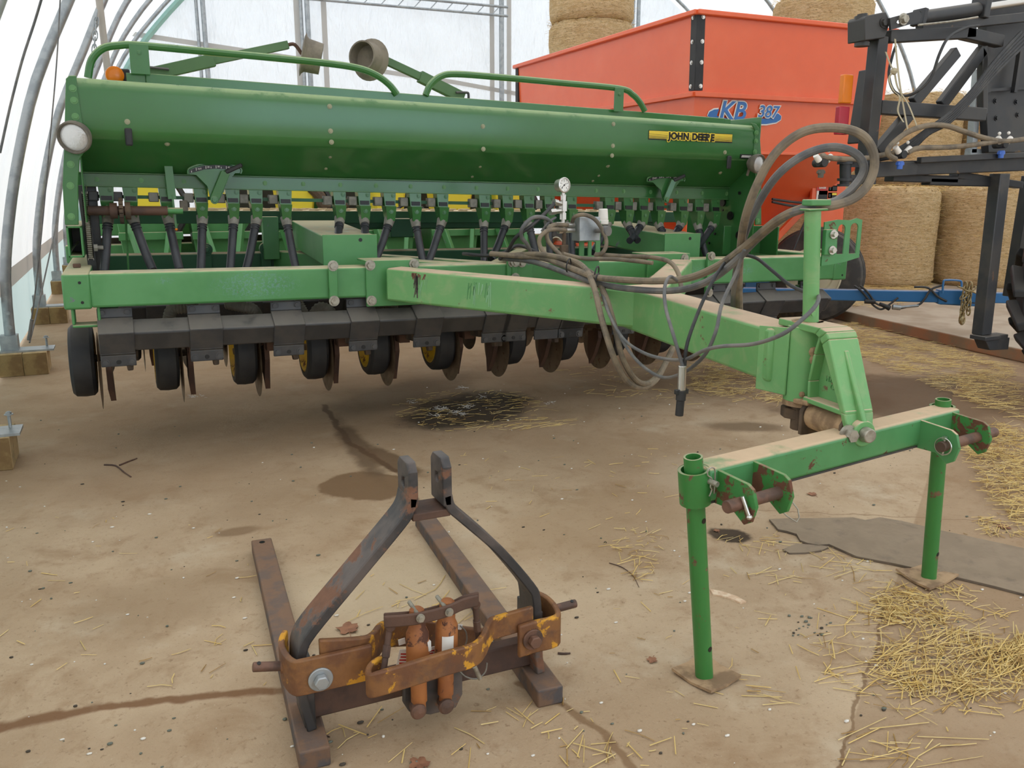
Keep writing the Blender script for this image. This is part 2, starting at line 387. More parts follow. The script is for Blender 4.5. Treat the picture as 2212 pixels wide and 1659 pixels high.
# ------------------------------------------------------------------ floor
def floor_mat():
    t = NT('dirty_concrete')
    c = t.mix(t.step(t.noise(.9, 6, .6), .35, .66), srgb(178, 152, 122), srgb(202, 178, 148))
    c = t.mix(t.step(t.noise(3.4, 7, .65, dist=.5), .50, .70, 0, .65), c, srgb(160, 130, 98))
    c = t.mix(t.step(t.noise(2.1, 6, .6), .55, .72, 0, .7), c, srgb(208, 190, 164))
    c = t.mix(t.step(t.noise(46, 4, .7), .58, .70, 0, .55), c, srgb(126, 98, 70))
    c = t.mix(t.step(t.noise(150, 4, .75), .58, .72, 0, .5), c, srgb(120, 96, 72)); c = t.mix(t.step(t.noise(95, 4, .75), .60, .74, 0, .5), c, srgb(218, 204, 180)); c = t.mix(t.step(t.noise(14, 7, .7, dist=.4), .54, .72, 0, .45), c, srgb(148, 116, 84))
    # browner tone mixed over the slab further in
    sep = t.n('SeparateXYZ'); t.L.new(t.tc, sep.inputs[0])
    far = t.step(t.math('ADD', sep.outputs['Y'], t.math('MULTIPLY', t.noise(.7, 4), 3.0)), 4.4, 6.8, 0, .6)
    c = t.mix(far, c, t.mix(t.noise(5, 6, .65), srgb(128, 102, 76), srgb(160, 132, 102)))
    # a bare grey patch under the drill
    def ell(cx, cy, a, b, rot, soft=.35, warp=.5, ws=2.5):
        m = t.n('Mapping', vector_type='TEXTURE'); t.L.new(t.tc, m.inputs[0])
        m.inputs['Location'].default_value = (cx, cy, 0); m.inputs['Rotation'].default_value = (0, 0, rot); m.inputs['Scale'].default_value = (a, b, 1)
        l = t.n('VectorMath', operation='LENGTH'); t.L.new(m.outputs[0], l.inputs[0])
        k = t.math('ADD', l.outputs['Value'], t.math('MULTIPLY', t.math('SUBTRACT', t.noise(ws, 5, .6), .5), warp * 2))
        return t.step(k, 1 - soft, 1 + soft * .3, 1, 0)
    wet = srgb(70, 56, 42)
    for (cx, cy, a, b, rot, col, amt, soft, warp, ws) in (
        (2.15, 5.55, .62, .42, .5, srgb(54, 46, 38), .9, .35, .5, 2.2), (1.85, 6.2, .9, .4, .5, srgb(96, 80, 62), .5, .5, .5, 2), (1.06, 4.27, .24, .24, 0, srgb(122, 94, 66), .9, .12, .5, 3),
        (1.19, 5.0, .09, .75, -.05, srgb(104, 82, 60), .85, .5, .5, 5), (1.30, 4.6, .10, .35, .2, srgb(110, 86, 62), .9, .3, .5, 5), (2.40, 2.93, .085, .115, .7, srgb(64, 52, 40), .95, .3, .5, 9),
        (3.65, 4.36, .30, .14, -.55, srgb(116, 94, 70), .8, .5, .4, 4), (5.4, 4.5, 1.3, .8, .0, srgb(92, 70, 50), .8, .4, .6, 1.6), (4.6, 4.55, .5, .35, 0, srgb(104, 80, 58), .7, .3, .6, 2.5),
        (0.02, 3.3, .45, .3, .3, srgb(150, 124, 94), .5, .5, .5, 3), (.85, 3.05, .5, .45, 0, srgb(206, 188, 158), .45, .6, .5, 3), (1.9, 3.3, .7, .5, .3, srgb(158, 128, 94), .5, .6, .5, 2),
        (2.9, 3.6, .5, .5, 0, srgb(196, 174, 148), .5, .5, .5, 2), (.35, 3.9, .12, .06, 0, srgb(126, 98, 70), .7, .4, .4, 6)):
        c = t.mix(t.math('MULTIPLY', ell(cx, cy, a, b, rot, soft, warp, ws), amt), c, col)
    # cracks and the slab joint
    wv = t.n('VectorMath', operation='ADD'); nz = t.n('TexNoise'); t.L.new(t.tc, nz.inputs['Vector']); nz.inputs['Scale'].default_value = 9; nz.inputs['Detail'].default_value = 6
    sb = t.n('VectorMath', operation='MULTIPLY_ADD'); t.L.new(nz.outputs['Color'], sb.inputs[0]); sb.inputs[1].default_value = (.07, .07, 0); sb.inputs[2].default_value = (-.035, -.035, 0)
    t.L.new(t.tc, wv.inputs[0]); t.L.new(sb.outputs[0], wv.inputs[1])
    def line(x0, y0, x1, y1, w):
        d = V((x1 - x0, y1 - y0)); m = t.n('Mapping', vector_type='TEXTURE'); t.L.new(wv.outputs[0], m.inputs[0])
        m.inputs['Location'].default_value = ((x0 + x1) / 2, (y0 + y1) / 2, 0); m.inputs['Rotation'].default_value = (0, 0, math.atan2(d.y, d.x)); m.inputs['Scale'].default_value = (d.length / 2, w, 1)
        s2 = t.n('SeparateXYZ'); t.L.new(m.outputs[0], s2.inputs[0])
        kx = t.step(t.math('ABSOLUTE', s2.outputs['X']), .96, 1.06, 1, 0); ky = t.step(t.math('ABSOLUTE', s2.outputs['Y']), .35, 1, 1, 0)
        return t.math('MULTIPLY', kx, ky)
    for (x0, y0, x1, y1, w, col, amt) in ((-1.0, 2.66, -.22, 2.645, .035, srgb(124, 88, 58), .9), (-.22, 2.645, .3, 2.52, .028, srgb(124, 88, 58), .9), (.3, 2.52, .62, 2.42, .022, srgb(130, 96, 66), .8),
        (1.02, 2.25, 1.15, 1.9, .02, srgb(134, 104, 74), .8), (1.15, 1.9, 1.1, 1.2, .02, srgb(134, 104, 74), .8), (1.16, 5.1, 1.28, 4.4, .03, srgb(96, 72, 50), .9), (1.28, 4.4, 1.2, 3.5, .022, srgb(120, 92, 64), .7), (1.22, 6.1, 1.16, 5.1, .03, srgb(96, 74, 54), .8),
        (1.2, 3.5, 1.1, 2.3, .015, srgb(136, 108, 78), .6), (1.35, 1.25, 1.74, 1.575, .008, srgb(126, 98, 70), .9), (1.74, 1.575, 2.6, 2.2, .008, srgb(130, 102, 74), .8), (2.6, 3.2, 3.6, 2.6, .008, srgb(140, 112, 84), .6)):
        c = t.mix(t.math('MULTIPLY', line(x0, y0, x1, y1, w), amt), c, col)
    # the strip beyond the joint is a browner pour
    m = t.n('Mapping', vector_type='TEXTURE'); t.L.new(t.tc, m.inputs[0]); m.inputs['Location'].default_value = (1.74, 1.575, 0); m.inputs['Rotation'].default_value = (0, 0, math.atan2(.625, .86))
    s3 = t.n('SeparateXYZ'); t.L.new(m.outputs[0], s3.inputs[0])
    c = t.mix(t.step(s3.outputs['Y'], -.01, .0, .45, 0), c, srgb(146, 116, 86))
    t.bump(t.math('ADD', t.noise(70, 8, .75), t.math('MULTIPLY', t.noise(5, 5), 2.0)), .5, .014)
    return t.done(c, .85, spec=.25)
M['floor'] = floor_mat()
mb = MB(); mb.add([(-30, -30, 0), (45, -30, 0), (45, 45, 0), (-30, 45, 0)], [(0, 1, 2, 3)])
tag(mesh_obj('floor', mb, M['floor'], smooth=0), None, None, kind='structure')

# raised concrete pad on the right
M['pad'] = paint('pale_concrete', srgb(176, 160, 140), .9, fade=srgb(150, 130, 106), famt=.7, fs=1.4, bump=.4, bs=30, var=.1)
M['padedge'] = paint('stained_formwork_edge', srgb(140, 116, 92), .9, fade=srgb(172, 112, 76), famt=.7, fs=3, bump=.4, bs=30)
mb = MB(); E0 = [(7.72, 9.5), (7.74, 7.75), (7.62, 7.1), (7.38, 5.6), (7.22, 4.2), (7.1, 2.0)]
poly = [V((x, y, 0)) for x, y in E0] + [V((17.2, 2.0, 0)), V((17.2, 20.2, 0)), V((7.72, 20.2, 0))]
mb.prism(poly, (0, 0, .12))
for i in range(len(mb.f)):
    if i > 1: mb.m[i] = 1
tag(mesh_obj('floor_pad', mb, [M['pad'], M['padedge']], bevel=.012), None, None, kind='structure')

# ------------------------------------------------------------------ the hoop building
ARC = [(-.98, .2), (-.955, .8), (-.87, 1.3), (-.74, 1.82), (-.55, 2.4), (-.24, 3.05), (.02, 3.6), (.32, 4.15), (.86, 4.85), (1.8, 5.8), (3.2, 6.7), (5.4, 7.45), (8.1, 7.8)]
arc_l = catmull([V((x, 0, z)) for x, z in ARC], 3)
mirror = lambda P: [V((16.2 - p.x, p.y, p.z)) for p in P]
YB, YF = 20.35, -8.0
def shell(name, pr, mats, y0, y1, n):
    mb = MB(); off = []
    for i, p in enumerate(pr):
        a, b = pr[max(i - 1, 0)], pr[min(i + 1, len(pr) - 1)]; d = (b - a).normalized(); nn = V((-d.z, 0, d.x)) if name == 'wall_left' else V((d.z, 0, -d.x))
        off.append(p + nn * .075)
    off = [V((off[0].x, 0, .02))] + off; k = len(off)
    for j in range(n + 1):
        for p in off: mb.v.append(V((p.x, y0 + (y1 - y0) * j / n, p.z)))
    for j in range(n):
        for i in range(k - 1):
            z = max(off[i].z, off[i + 1].z)
            mb.f.append([j * k + i, j * k + i + 1, (j + 1) * k + i + 1, (j + 1) * k + i]); mb.m.append(2 if z < .62 else (1 if z < .82 else 0))
    return tag(mesh_obj(name, mb, mats, smooth=60), None, None, kind='structure')
arc_s = [V((-.975, 0, .35)), V((-.965, 0, .6)), V((-.955, 0, .78))] + [p for p in arc_l if p.z > .9]
shell('wall_left', arc_s, [M['fabric'], M['fabricband'], M['fabricskirt']], YF, YB, 40)
shell('wall_right', mirror(arc_s), [M['fabric'], M['fabricband'], M['fabricskirt']], YF, YB, 40)
mb = MB(); P = arc_s + mirror(arc_s)[::-1][1:]; P = [V((P[0].x, 0, .02))] + P + [V((P[-1].x, 0, .02))]
mb.add([V((p.x, YB, p.z)) for p in P], [list(range(len(P)))])
tag(mesh_obj('wall_back', mb, M['fabricback'], smooth=0), None, None, kind='structure')
# front end wall with its wide open doorway
mb = MB(); D0, D1, DT = 1.9, 8.2, 5.0
up = [p for p in P if p.z > DT]; lo_l = [p for p in P if p.z <= DT and p.x < 8]; lo_r = [p for p in P if p.z <= DT and p.x > 8]
lx, rx = lo_l[-1].x, lo_r[0].x
mb.add([V((p.x, YF, p.z)) for p in lo_l] + [V((lx, YF, DT)), V((D0, YF, DT)), V((D0, YF, .02))], [list(range(len(lo_l) + 3))])
mb.add([V((D1, YF, .02)), V((D1, YF, DT)), V((rx, YF, DT))] + [V((p.x, YF, p.z)) for p in lo_r], [list(range(len(lo_r) + 3))])
mb.add([V((lx, YF, DT))] + [V((p.x, YF, p.z)) for p in up] + [V((rx, YF, DT))], [list(range(len(up) + 2))])
tag(mesh_obj('wall_front', mb, M['fabric'], smooth=0), None, None, kind='structure')

HY = [-3.3, -.45, 2.45, 5.45, 8.27, 11.3, 14.45, 17.35, 20.1]
for i, y in enumerate(HY):
    mb = MB()
    a = [V((p.x + .02, y, p.z)) for p in arc_l]; r = [V((16.18 - p.x, y, p.z)) for p in arc_l]
    mb.tube(a + r[::-1][1:], .042, 12, 1)
    for x in (-.965, 17.165):
        mb.span((x - .065, y - .065, .205), (x + .065, y + .065, .33))
        s = 1 if x < 0 else -1
        mb.span((x - .07 * s, y - .1, .19), (x + .33 * s, y + .1, .205))
        mb.cyl((x + .27 * s, y + .05, .2), (x + .27 * s, y + .05, .30), .009, n=8); mb.bolt((x + .27 * s, y + .05, .28), (0, 0, 1), .016, .016)
        for z in (.40, .52): mb.bolt((x + .02 * s, y - .052, z), (0, -1, 0), .012, .014)
    tag(mesh_obj('trim_%d' % (i + 1), mb, M['galv']), None, None, kind='structure')
    if i in (0, 1): continue
for i, y in enumerate((5.33, 8.10, 11.16, 14.3, 17.2)):
    for k in (0, 1):
        if i > 2 and k == 0: pass
        x0 = -1.055 + k * .186
        mb = MB(); mb.span((x0, y, 0), (x0 + .182, y + .33, .19))
        mb.m[2] = 1; mb.m[4] = 1
        where = ['nearest hoop post at the frame edge', 'hoop post left of the drill', 'hoop post beside the drill corner', 'hoop post behind the drill corner', 'farthest hoop post by the back wall'][i]
        single('foundation_timber', mb, [M['wood'], M['endgrain']], '%s squared timber block under the %s' % (('outer', 'inner')[k], where), 'timber', 'timber blocks under the hoop posts', loc=(x0 + .09, y + .16, 0), bevel=.006)
mb = MB()
for sx in (0,):
    pass
# end wall uprights and door header
def pole(x, z0, z1, r=.05, name='trim_20', y=20.2, extra=True):
    mb = MB(); mb.cyl((x, y, z0), (x, y, z1), r, n=12)
    if extra:
        mb.cyl((x - .13, y + .04, z0), (x - .13, y + .04, z1), r * .7, n=10)
    return tag(mesh_obj(name, mb, M['galv']), None, None, kind='structure')
pole(1.95, 0, 6.0, .05, 'trim_10'); pole(4.12, 0, 7.1, .055, 'trim_11'); pole(8.76, 0, 7.8, .06, 'trim_12', extra=False); pole(12.6, 0, 6.6, .05, 'trim_13')
mb = MB()
for zz in (5.55, 5.75): mb.cyl((4.1, 20.15, zz), (8.9, 20.15, zz), .03, n=8)
for k in range(12): mb.cyl((4.2 + k * .39, 20.15, 5.55), (4.4 + k * .39, 20.15, 5.75), .012, n=6)
tag(mesh_obj('trim_14', mb, M['galv']), None, None, kind='structure')
# diagonal brace in the right hand end bay
mb = MB(); mb.bar((10.95, 20.1, 6.6), (11.5, 20.1, 5.0), .16, .16); mb.cyl((10.9, 20.05, 6.35), (13.6, 20.05, 7.0), .05, n=10)
tag(mesh_obj('trim_15', mb, M['darkgreen']), None, None, kind='structure')
# seam bands on the end wall sheet
M['seam'] = fabric('sheet_seam_tape', srgb(196, 192, 186), .3)
mb = MB()
for pz in ((.2, 4.6, 7.6, 3.95), (7.6, 3.95, 13, 3.3)):
    mb.add([(pz[0], 20.33, pz[1]), (pz[2], 20.33, pz[3]), (pz[2], 20.33, pz[3] + .1), (pz[0], 20.33, pz[1] + .1)], [(0, 1, 2, 3)])
for x in (4.45, 3.85, 8.95, 8.5):
    mb.add([(x, 20.32, .1), (x + .12, 20.32, .1), (x + .12, 20.32, 6.6), (x, 20.32, 6.6)], [(0, 1, 2, 3)])
tag(mesh_obj('trim_16', mb, M['seam'], smooth=0), None, None, kind='structure')
# green batten along the arch where the end sheet is laced
mb = MB(); mb.tube([V((p.x + .16, 20.28, p.z - .05)) for p in arc_l if p.z > .3], .07, 6, 1)
M['batten'] = paint('pale_teal_edge_strip', srgb(150, 190, 178), .5)
tag(mesh_obj('trim_17', mb, M['batten']), None, None, kind='structure')
# bracing cables beside the hoops
def cable(label, pts, r=.006, mat='hosegrey', cat='cable', turn=None, name='bracing_cable'):
    mb = MB(); mb.tube(pts, r, 6, 6)
    if turn: mb.tube(turn, .016, 8, 1)
    return single(name, mb, M[mat], label, cat, loc=pts[0])
def onwall(x, y, ins=.10):
    # where the line of sight meets the inside of the arch
    r = _ray(x, y); best = None
    for i in range(60, 420):
        Y = i * .05; p = EYEV + r * (Y / r.y)
        for a, b in zip(arc_l, arc_l[1:]):
            if a.z <= p.z <= b.z:
                wx = a.x + (b.x - a.x) * (p.z - a.z) / (b.z - a.z)
                if p.x < wx + ins: return p
    return EYEV + r * (8 / r.y)
def cable(num, pts, r=.006, mat='hosegrey', turn=None):
    mb = MB(); mb.tube(pts, r, 6, 4)
    if turn: mb.tube(turn, .014, 8, 1)
    tag(mesh_obj('trim_%d' % num, mb, M[mat]), None, None, kind='structure')
cable(30, [at(x, y, 8.12) for x, y in ((60, 735), (75, 640), (92, 480), (108, 300), (122, 140), (130, 0), (133, -60))], .006, turn=[at(62, 735, 8.1), at(69, 690, 8.1)])
cable(31, [at(64, 740, 8.12), at(82, 665, 8.6), at(105, 560, 9.3), at(118, 500, 9.8), at(126, 440, 10.3)], .007)
cable(32, [onwall(x, y) for x, y in ((0, 330), (22, 230), (48, 130), (74, 50), (92, -10))], .008)
# leaning pipe and hanging chain by the wall
mb = MB(); p0, p1 = at(250, 300, 6.25), at(207, -60, 6.25); mb.cyl(p0, p1, .021, n=12)
M['pipe'] = paint('weathered_grey_pipe', srgb(170, 160, 150), .6)
single('slanting_pipe', mb, M['pipe'], 'slim weathered pipe leaning by the wall above the drill end', 'pipe', loc=p0)
mb = MB(); p0 = at(209, 33, 6.2); p1 = at(200, 150, 6.2); L = (p1 - p0)
for k in range(9):
    c = p0 + L * (k / 8.0); u = V((1, 0, 0)) if k % 2 else V((0, 1, 0))
    mb.tube([c + L.normalized() * (.033 * math.cos(a)) + u * (.013 * math.sin(a)) for a in (2 * math.pi * i / 10 for i in range(10))], .0042, 6, 1, True)
single('hanging_chain', mb, M['galv'], 'short galvanised chain hanging from the slanting pipe', 'chain', loc=p0)
# ------------------------------------------------------------------ grain drill
DM = Matrix.Translation(V((-.335, 5.05, 0))) @ Matrix.Rotation(.0135, 4, 'Y')
drill = Thing('grain_drill', 'long green grain drill with a full width seed box and guard rails', 'grain drill', DM)
DI = drill.inv
LP = lambda x, y, Y: DI @ at(x, y, Y)
def warp(mb):
    for p in mb.v:
        k = .2 * (p.z - 1.815) if p.z > 1.815 else .16 * (1.815 - p.z)
        p.z -= k * max(0, p.x) / 4.6
    return mb
def dpart(name, mb, mat, parent=None, wp=False, **k): return drill.add(name, warp(mb) if wp else mb, mat, parent, local=True, **k)
def deach(name, mb, mat, parent=None, wp=False, **k): return drill.each(name, warp(mb) if wp else mb, mat, parent, local=True, **k)
X3 = V((1, 0, 0))
# main frame
def barpaint():
    t = NT('chipped_green_bar_paint'); c = t.mix(t.step(t.noise(2.2, 4), .4, .62), srgb(74, 134, 76), srgb(88, 146, 90))
    for cx, cz, a, b, amt in ((.98, 1.02, .30, .10, 1.0), (.50, 1.06, .06, .03, .7), (4.05, 1.0, .25, .08, .7), (4.45, 1.02, .10, .05, .8)):
        m = t.n('Mapping', vector_type='TEXTURE'); t.L.new(t.tc, m.inputs[0]); m.inputs['Location'].default_value = (cx, 0, cz); m.inputs['Scale'].default_value = (a, 3, b)
        l = t.n('VectorMath', operation='LENGTH'); t.L.new(m.outputs[0], l.inputs[0]); k = t.step(l.outputs['Value'], 1.0, .35)
        c = t.mix(t.math('MULTIPLY', k, t.step(t.noise(60, 8, .75), .47, .60, 0, .6 * amt)), c, srgb(112, 146, 150))
        c = t.mix(t.math('MULTIPLY', k, t.step(t.noise(70, 8, .75), .60, .64, 0, amt * .8)), c, srgb(124, 92, 78))
    k = t.math('MULTIPLY', t.step(t.nz(), .45, .85), t.step(t.noise(7, 6), .26, .5, .3, .95)); c = t.mix(k, c, srgb(204, 188, 152))
    return t.done(c, .42)
M['barpaint'] = barpaint()
mb = MB(); mb.span((.0, 0, .924), (5.44, .17, 1.108)); dpart_y = 5.05
# local y equals distance from the bar face
def S(u0, y0, w0, u1, y1, w1, mb=None):
    mb = mb or MB(); return mb.span((u0, y0, w0), (u1, y1, w1))
# NOTE local origin sits on the bar face: local y = Y - 5.05
LPL = lambda x, y, Y: DI @ at(x, y, Y)
front_bar = dpart('front_bar', S(.13, 0, .924, 5.31, .17, 1.108), M['barpaint'], bevel=.014)
for u0, u1 in ((0, .135), (5.305, 5.44)):
    mb = S(u0, 0, .918, u1, 2.3, 1.106)
    r = dpart('side_rail', mb, M['green'], bevel=.012)
    mb = MB()
    for q in ((.085, -.001, 1.06), (.09, -.001, .955)):
        mb.cyl((u0 + q[0], -.002, q[2]), (u0 + q[0], .004, q[2]), .008, n=10)
    deach('bolt_hole', mb, M['inkhollow'], r)
mb = MB(); mb.box((.062, .40, 1.118), (.04, .03, .022)); dpart('locking_nut', mb, M['rustdark'], bevel=.004)
rear_bar = dpart('rear_bar', S(.13, 1.45, .90, 5.31, 1.62, 1.10), M['darkgreen'], bevel=.012)
dpart('rear_step_beam', S(1.35, 1.52, 1.26, 4.75, 1.64, 1.38), M['darkgreen'], bevel=.01)
for (x0, x1) in ((1.35, 2.25), (3.55, 2.85)):
    mb = MB(); mb.bar((x0, 1.5, 1.03), (x1, .1, 1.03), .12, .16); dpart('diagonal_brace', mb, M['green'], bevel=.012)
for u in (2.25, 2.85):
    mb = MB(); mb.bar((u - .5 if u < 2.5 else u + .5, 1.5, 1.03), (u + (.35 if u < 2.5 else -.35), .12, 1.03), .1, .14); dpart('diagonal_brace', mb, M['green'], bevel=.012)
# clamp straps over the rear bar
for x in (447, 577):
    p = LPL(x, 548, 6.42); mb = MB(); mb.span((p.x - .035, 1.415, .905), (p.x + .035, 1.44, 1.13)); mb.cyl((p.x, 1.41, 1.13), (p.x, 1.46, 1.13), .045)
    mb.bolt((p.x, 1.41, 1.13), (0, -1, 0), .022, .02); dpart('clamp_strap', mb, M['darkgreen'], bevel=.004)
# clamp straps on the front bar
def strap(x, ylo, yhi, w=.05):
    a, b = LPL(x, yhi, 5.02), LPL(x, ylo, 5.02); u = a.x
    mb = MB(); mb.span((u - w / 2, -.032, b.z), (u + w / 2, -.004, a.z))
    for z in (a.z, b.z): mb.cyl((u, -.032, z), (u, -.004, z), w / 2, n=20)
    o = dpart('clamp_strap', mb, M['green'], bevel=.004)
    m2 = MB()
    for z in (a.z, b.z): m2.bolt((u, -.032, z), (0, -1, 0), .021, .022); pass
    deach('clamp_bolt', m2, M['zinc'], o)
strap(719, 650, 574); strap(1536, 632, 553); strap(1113, 600, 566, .04)
def bracket(px0, px1, ytop, ybot, bolts):
    a, b = LPL(px0, ytop, 5.03), LPL(px1, ybot, 5.03)
    mb = MB(); mb.span((a.x, -.022, b.z), (b.x, -.002, a.z)); mb.span((a.x, -.002, a.z - .012), (b.x, .19, a.z))
    o = dpart('mounting_plate', mb, M['green'], bevel=.004); m2 = MB()
    for q in bolts:
        p = LPL(q[0], q[1], 5.02); m2.bolt((p.x, -.022, p.z), (0, -1, 0), .021, .022)
    deach('mounting_bolt', m2, M['zinc'], o)
bracket(790, 906, 563, 658, [(800, 573), (803, 650), (895, 570)])
bracket(1096, 1150, 556, 610, [(1108, 567), (1128, 567)])
bracket(1400, 1487, 549, 612, [(1480, 558), (1410, 605)])
# big end-capped lift arms between bar and seed box
def liftarm(top_l, top_r, bot_l, back):
    a, b, c = [LPL(*q, 5.42) for q in (top_l, top_r, bot_l)]
    d0 = V((a.x, a.y, c.z)); w = b.x - a.x; h = a.z - c.z
    e = LPL(*back, 6.5)
    mb = MB(); mb.hexa([V((a.x, a.y, c.z)), V((b.x, a.y, c.z)), V((b.x, 1.45, e.z - h)), V((a.x, 1.45, e.z - h)), a, V((b.x, a.y, a.z)), V((b.x, 1.45, e.z)), V((a.x, 1.45, e.z))])
    o = dpart('lift_arm', mb, M['green'], bevel=.01)
    mb = MB(); mb.span((a.x - .004, a.y - .012, c.z - .006), (b.x + .004, a.y, a.z + .006)); dpart('end_cap', mb, M['green'], o, bevel=.003)
    mb = MB(); p = LPL(top_l[0] + (top_r[0] - top_l[0]) * .7, top_l[1] + 9, 5.42); mb.cyl((p.x, a.y - .0135, p.z), (p.x, a.y - .01, p.z), .012); dpart('cap_hole', mb, M['inkhollow'], o)
liftarm((697, 509), (812, 508), (699, 575), (610, 476)); liftarm((1436, 506), (1511, 505), (1434, 558), (1240, 478))

# ------------------------------------------------------------------ seed box
BODY = [(.50, 2.128), (.345, 2.128), (.315, 2.118), (.297, 2.095), (.293, 2.06), (.293, 1.86), (.300, 1.825), (.322, 1.80), (.64, 1.628), (.64, 1.56), (.655, 1.56), (.655, 1.62), (.85, 1.60), (1.05, 1.80), (1.05, 2.128)]
mb = MB(); U0, U1 = .13, 4.735
mb.prism([V((U0, y, w)) for y, w in BODY], (U1 - U0, 0, 0)); seed_box = dpart('seed_box', mb, M['box'], smooth=50, wp=True)
mb = MB(); mb.span((U0 - .03, .622, 1.556), (U1 + .06, .645, 1.632)); mb.span((U0 - .03, .60, 1.632), (U1 + .06, .66, 1.638)); mb.span((U0 - .03, .606, 1.556), (U1 + .06, .645, 1.562))
rail = dpart('meter_rail', mb, M['box'], seed_box, bevel=.002, wp=True)
m2 = MB()
for k in range(20): m2.bolt((.2 + k * .238, .622, 1.598), (0, -1, 0), .0095, .007)
deach('rail_bolt', m2, M['boltgreen'], rail, wp=True)
m2 = MB()
for (x, y) in ((712, 230), (714, 283), (716, 307), (1043, 273), (1044, 322), (1325, 268), (1324, 315), (1322, 336), (275, 263), (1566, 329)):
    p = LPL(x, y, 5.343); m2.bolt((p.x, .293, p.z), (0, -1, 0), .010, .008)
deach('box_bolt', m2, M['bolt'], seed_box); m2 = MB()
n = V((0, -.475, -.88)).normalized()
for (x, y) in ((280, 320), (362, 320), (713, 337), (1037, 350), (1020, 377), (1013, 394), (704, 366), (1313, 360), (1293, 385), (1280, 400), (1556, 369)):
    t = max(0, min(1, (y - (318 if x < 1200 else 338)) / 78.0)); p = LPL(x, y, 5.05 + .322 + .318 * t); m2.bolt(V((p.x, .322 + .318 * t, 1.80 - .172 * t)) , n, .010, .008)
deach('box_bolt', m2, M['bolt'], seed_box, wp=True)
# end panels
def endpanel(front, u_in, sgn, low):
    mb = MB(); F = [LPL(*q, 5.335) for q in front]
    mb.prism(F, (0, .012, 0))
    side = [(.29, 2.125), (1.05, 2.125), (1.15, 1.7), (1.15, low), (.29, low)] if sgn > 0 else [(.29, 2.125), (1.05, 2.125), (1.15, 1.7), (1.15, 1.36), (.29, 1.36)]
    mb.prism([V((u_in, y, w)) for y, w in side], (.008 * sgn, 0, 0))
    return dpart('end_panel', mb, M['box'], seed_box, bevel=.004, wp=False)
eL = endpanel([(149, 163), (165, 163), (167, 190), (178, 262), (181, 330), (172, 345), (169, 400), (170, 486), (140, 486), (135, 400), (138, 330), (142, 170)], .14, -1, 1.3)
m2 = MB()
for (x, y) in ((157, 191), (160, 217), (163, 252), (153, 355), (152, 401), (154, 468)):
    p = LPL(x, y, 5.335); m2.bolt((p.x, p.y, p.z), (0, -1, 0), .013, .008)
deach('panel_bolt', m2, M['boltgreen'], eL)
eR = endpanel([(1622, 265), (1634, 268), (1641, 278), (1645, 340), (1645, 486), (1632, 486), (1632, 380), (1626, 350), (1631, 300), (1631, 280)], 4.735, 1, 1.0)
m2 = MB()
for (x, y) in ((1634, 287), (1633, 305), (1631, 328), (1640, 398), (1637, 477)):
    p = LPL(x, y, 5.335); m2.bolt((p.x, p.y, p.z), (0, -1, 0), .013, .008)
deach('panel_bolt', m2, M['boltgreen'], eR)
m2 = MB()
UR = DM @ V((4.734, 0, 0))
for (x, y, r) in ((1560, 438, .03), (1576, 466, .033), (1567, 508, .03), (1594, 508, .03), (1596, 417, .012), (1560, 454, .008), (1530, 525, .01), (1543, 505, .01)):
    p = DI @ atx(x, y, UR.x - .006); m2.cyl((p.x, p.y, p.z), (p.x + .012, p.y, p.z), r, n=16)
deach('panel_hole', m2, M['inkhollow'], eR)
p = LPL(1644, 378, 5.33); mb = MB(); mb.span((p.x - .02, .27, p.z - .025), (p.x + .024, .285, p.z + .025)); dpart('amber_reflector', mb, M['amber'], eR, bevel=.004)
# lower right skirt of the end panel and open tube end on the left
a, b = LPL(1565, 488, 5.6), LPL(1643, 548, 5.6); mb = MB(); mb.span((a.x, .55, b.z), (b.x, .565, a.z)); mb.span((b.x - .012, .35, b.z), (b.x, .565, a.z)); dpart('lower_panel', mb, M['box'], eR, bevel=.003)
a, b = LPL(142, 488, 5.5), LPL(183, 556, 5.5); mb = MB()
mb.span((a.x, .44, a.z - .012), (b.x, 1.3, a.z)); mb.span((a.x, .44, b.z), (b.x, 1.3, b.z + .012)); mb.span((a.x, .44, b.z), (a.x + .011, 1.3, a.z)); mb.span((b.x - .011, .44, b.z), (b.x, 1.3, a.z))
ot = dpart('open_support_tube', mb, M['green'], bevel=.003)
mb = MB(); mb.span((a.x + .01, .8, b.z + .01), (b.x - .01, .81, a.z - .01)); dpart('tube_dark_inset', mb, M['inkhollow'], ot)  # black sheet painting the shade inside the open tube
mb = MB(); mb.tube([LPL(152, 545, 5.6), LPL(160, 533, 5.65), LPL(170, 522, 5.7)], .006, 6, 3); dpart('spring_pin', mb, M['zinc'], ot)
# lid
mb = MB(); mb.span((.50, .44, 2.128), (4.52, 1.03, 2.19)); lid = dpart('box_lid', mb, M['box'], bevel=.005, wp=True)
mb = MB(); mb.span((.40, .445, 2.125), (.50, .5, 2.185)); mb.span((4.52, .445, 2.125), (4.58, .5, 2.185)); deach('lid_end', mb, M['box'], lid, bevel=.003, wp=True)
# latches
for x, y in ((278, 295), (1574, 350)):
    p = LPL(x, y, 5.34); mb = MB(); mb.span((p.x - .019, .276, p.z - .05), (p.x + .019, .294, p.z + .045)); dpart('box_window', mb, M['rubber'], seed_box, bevel=.016)
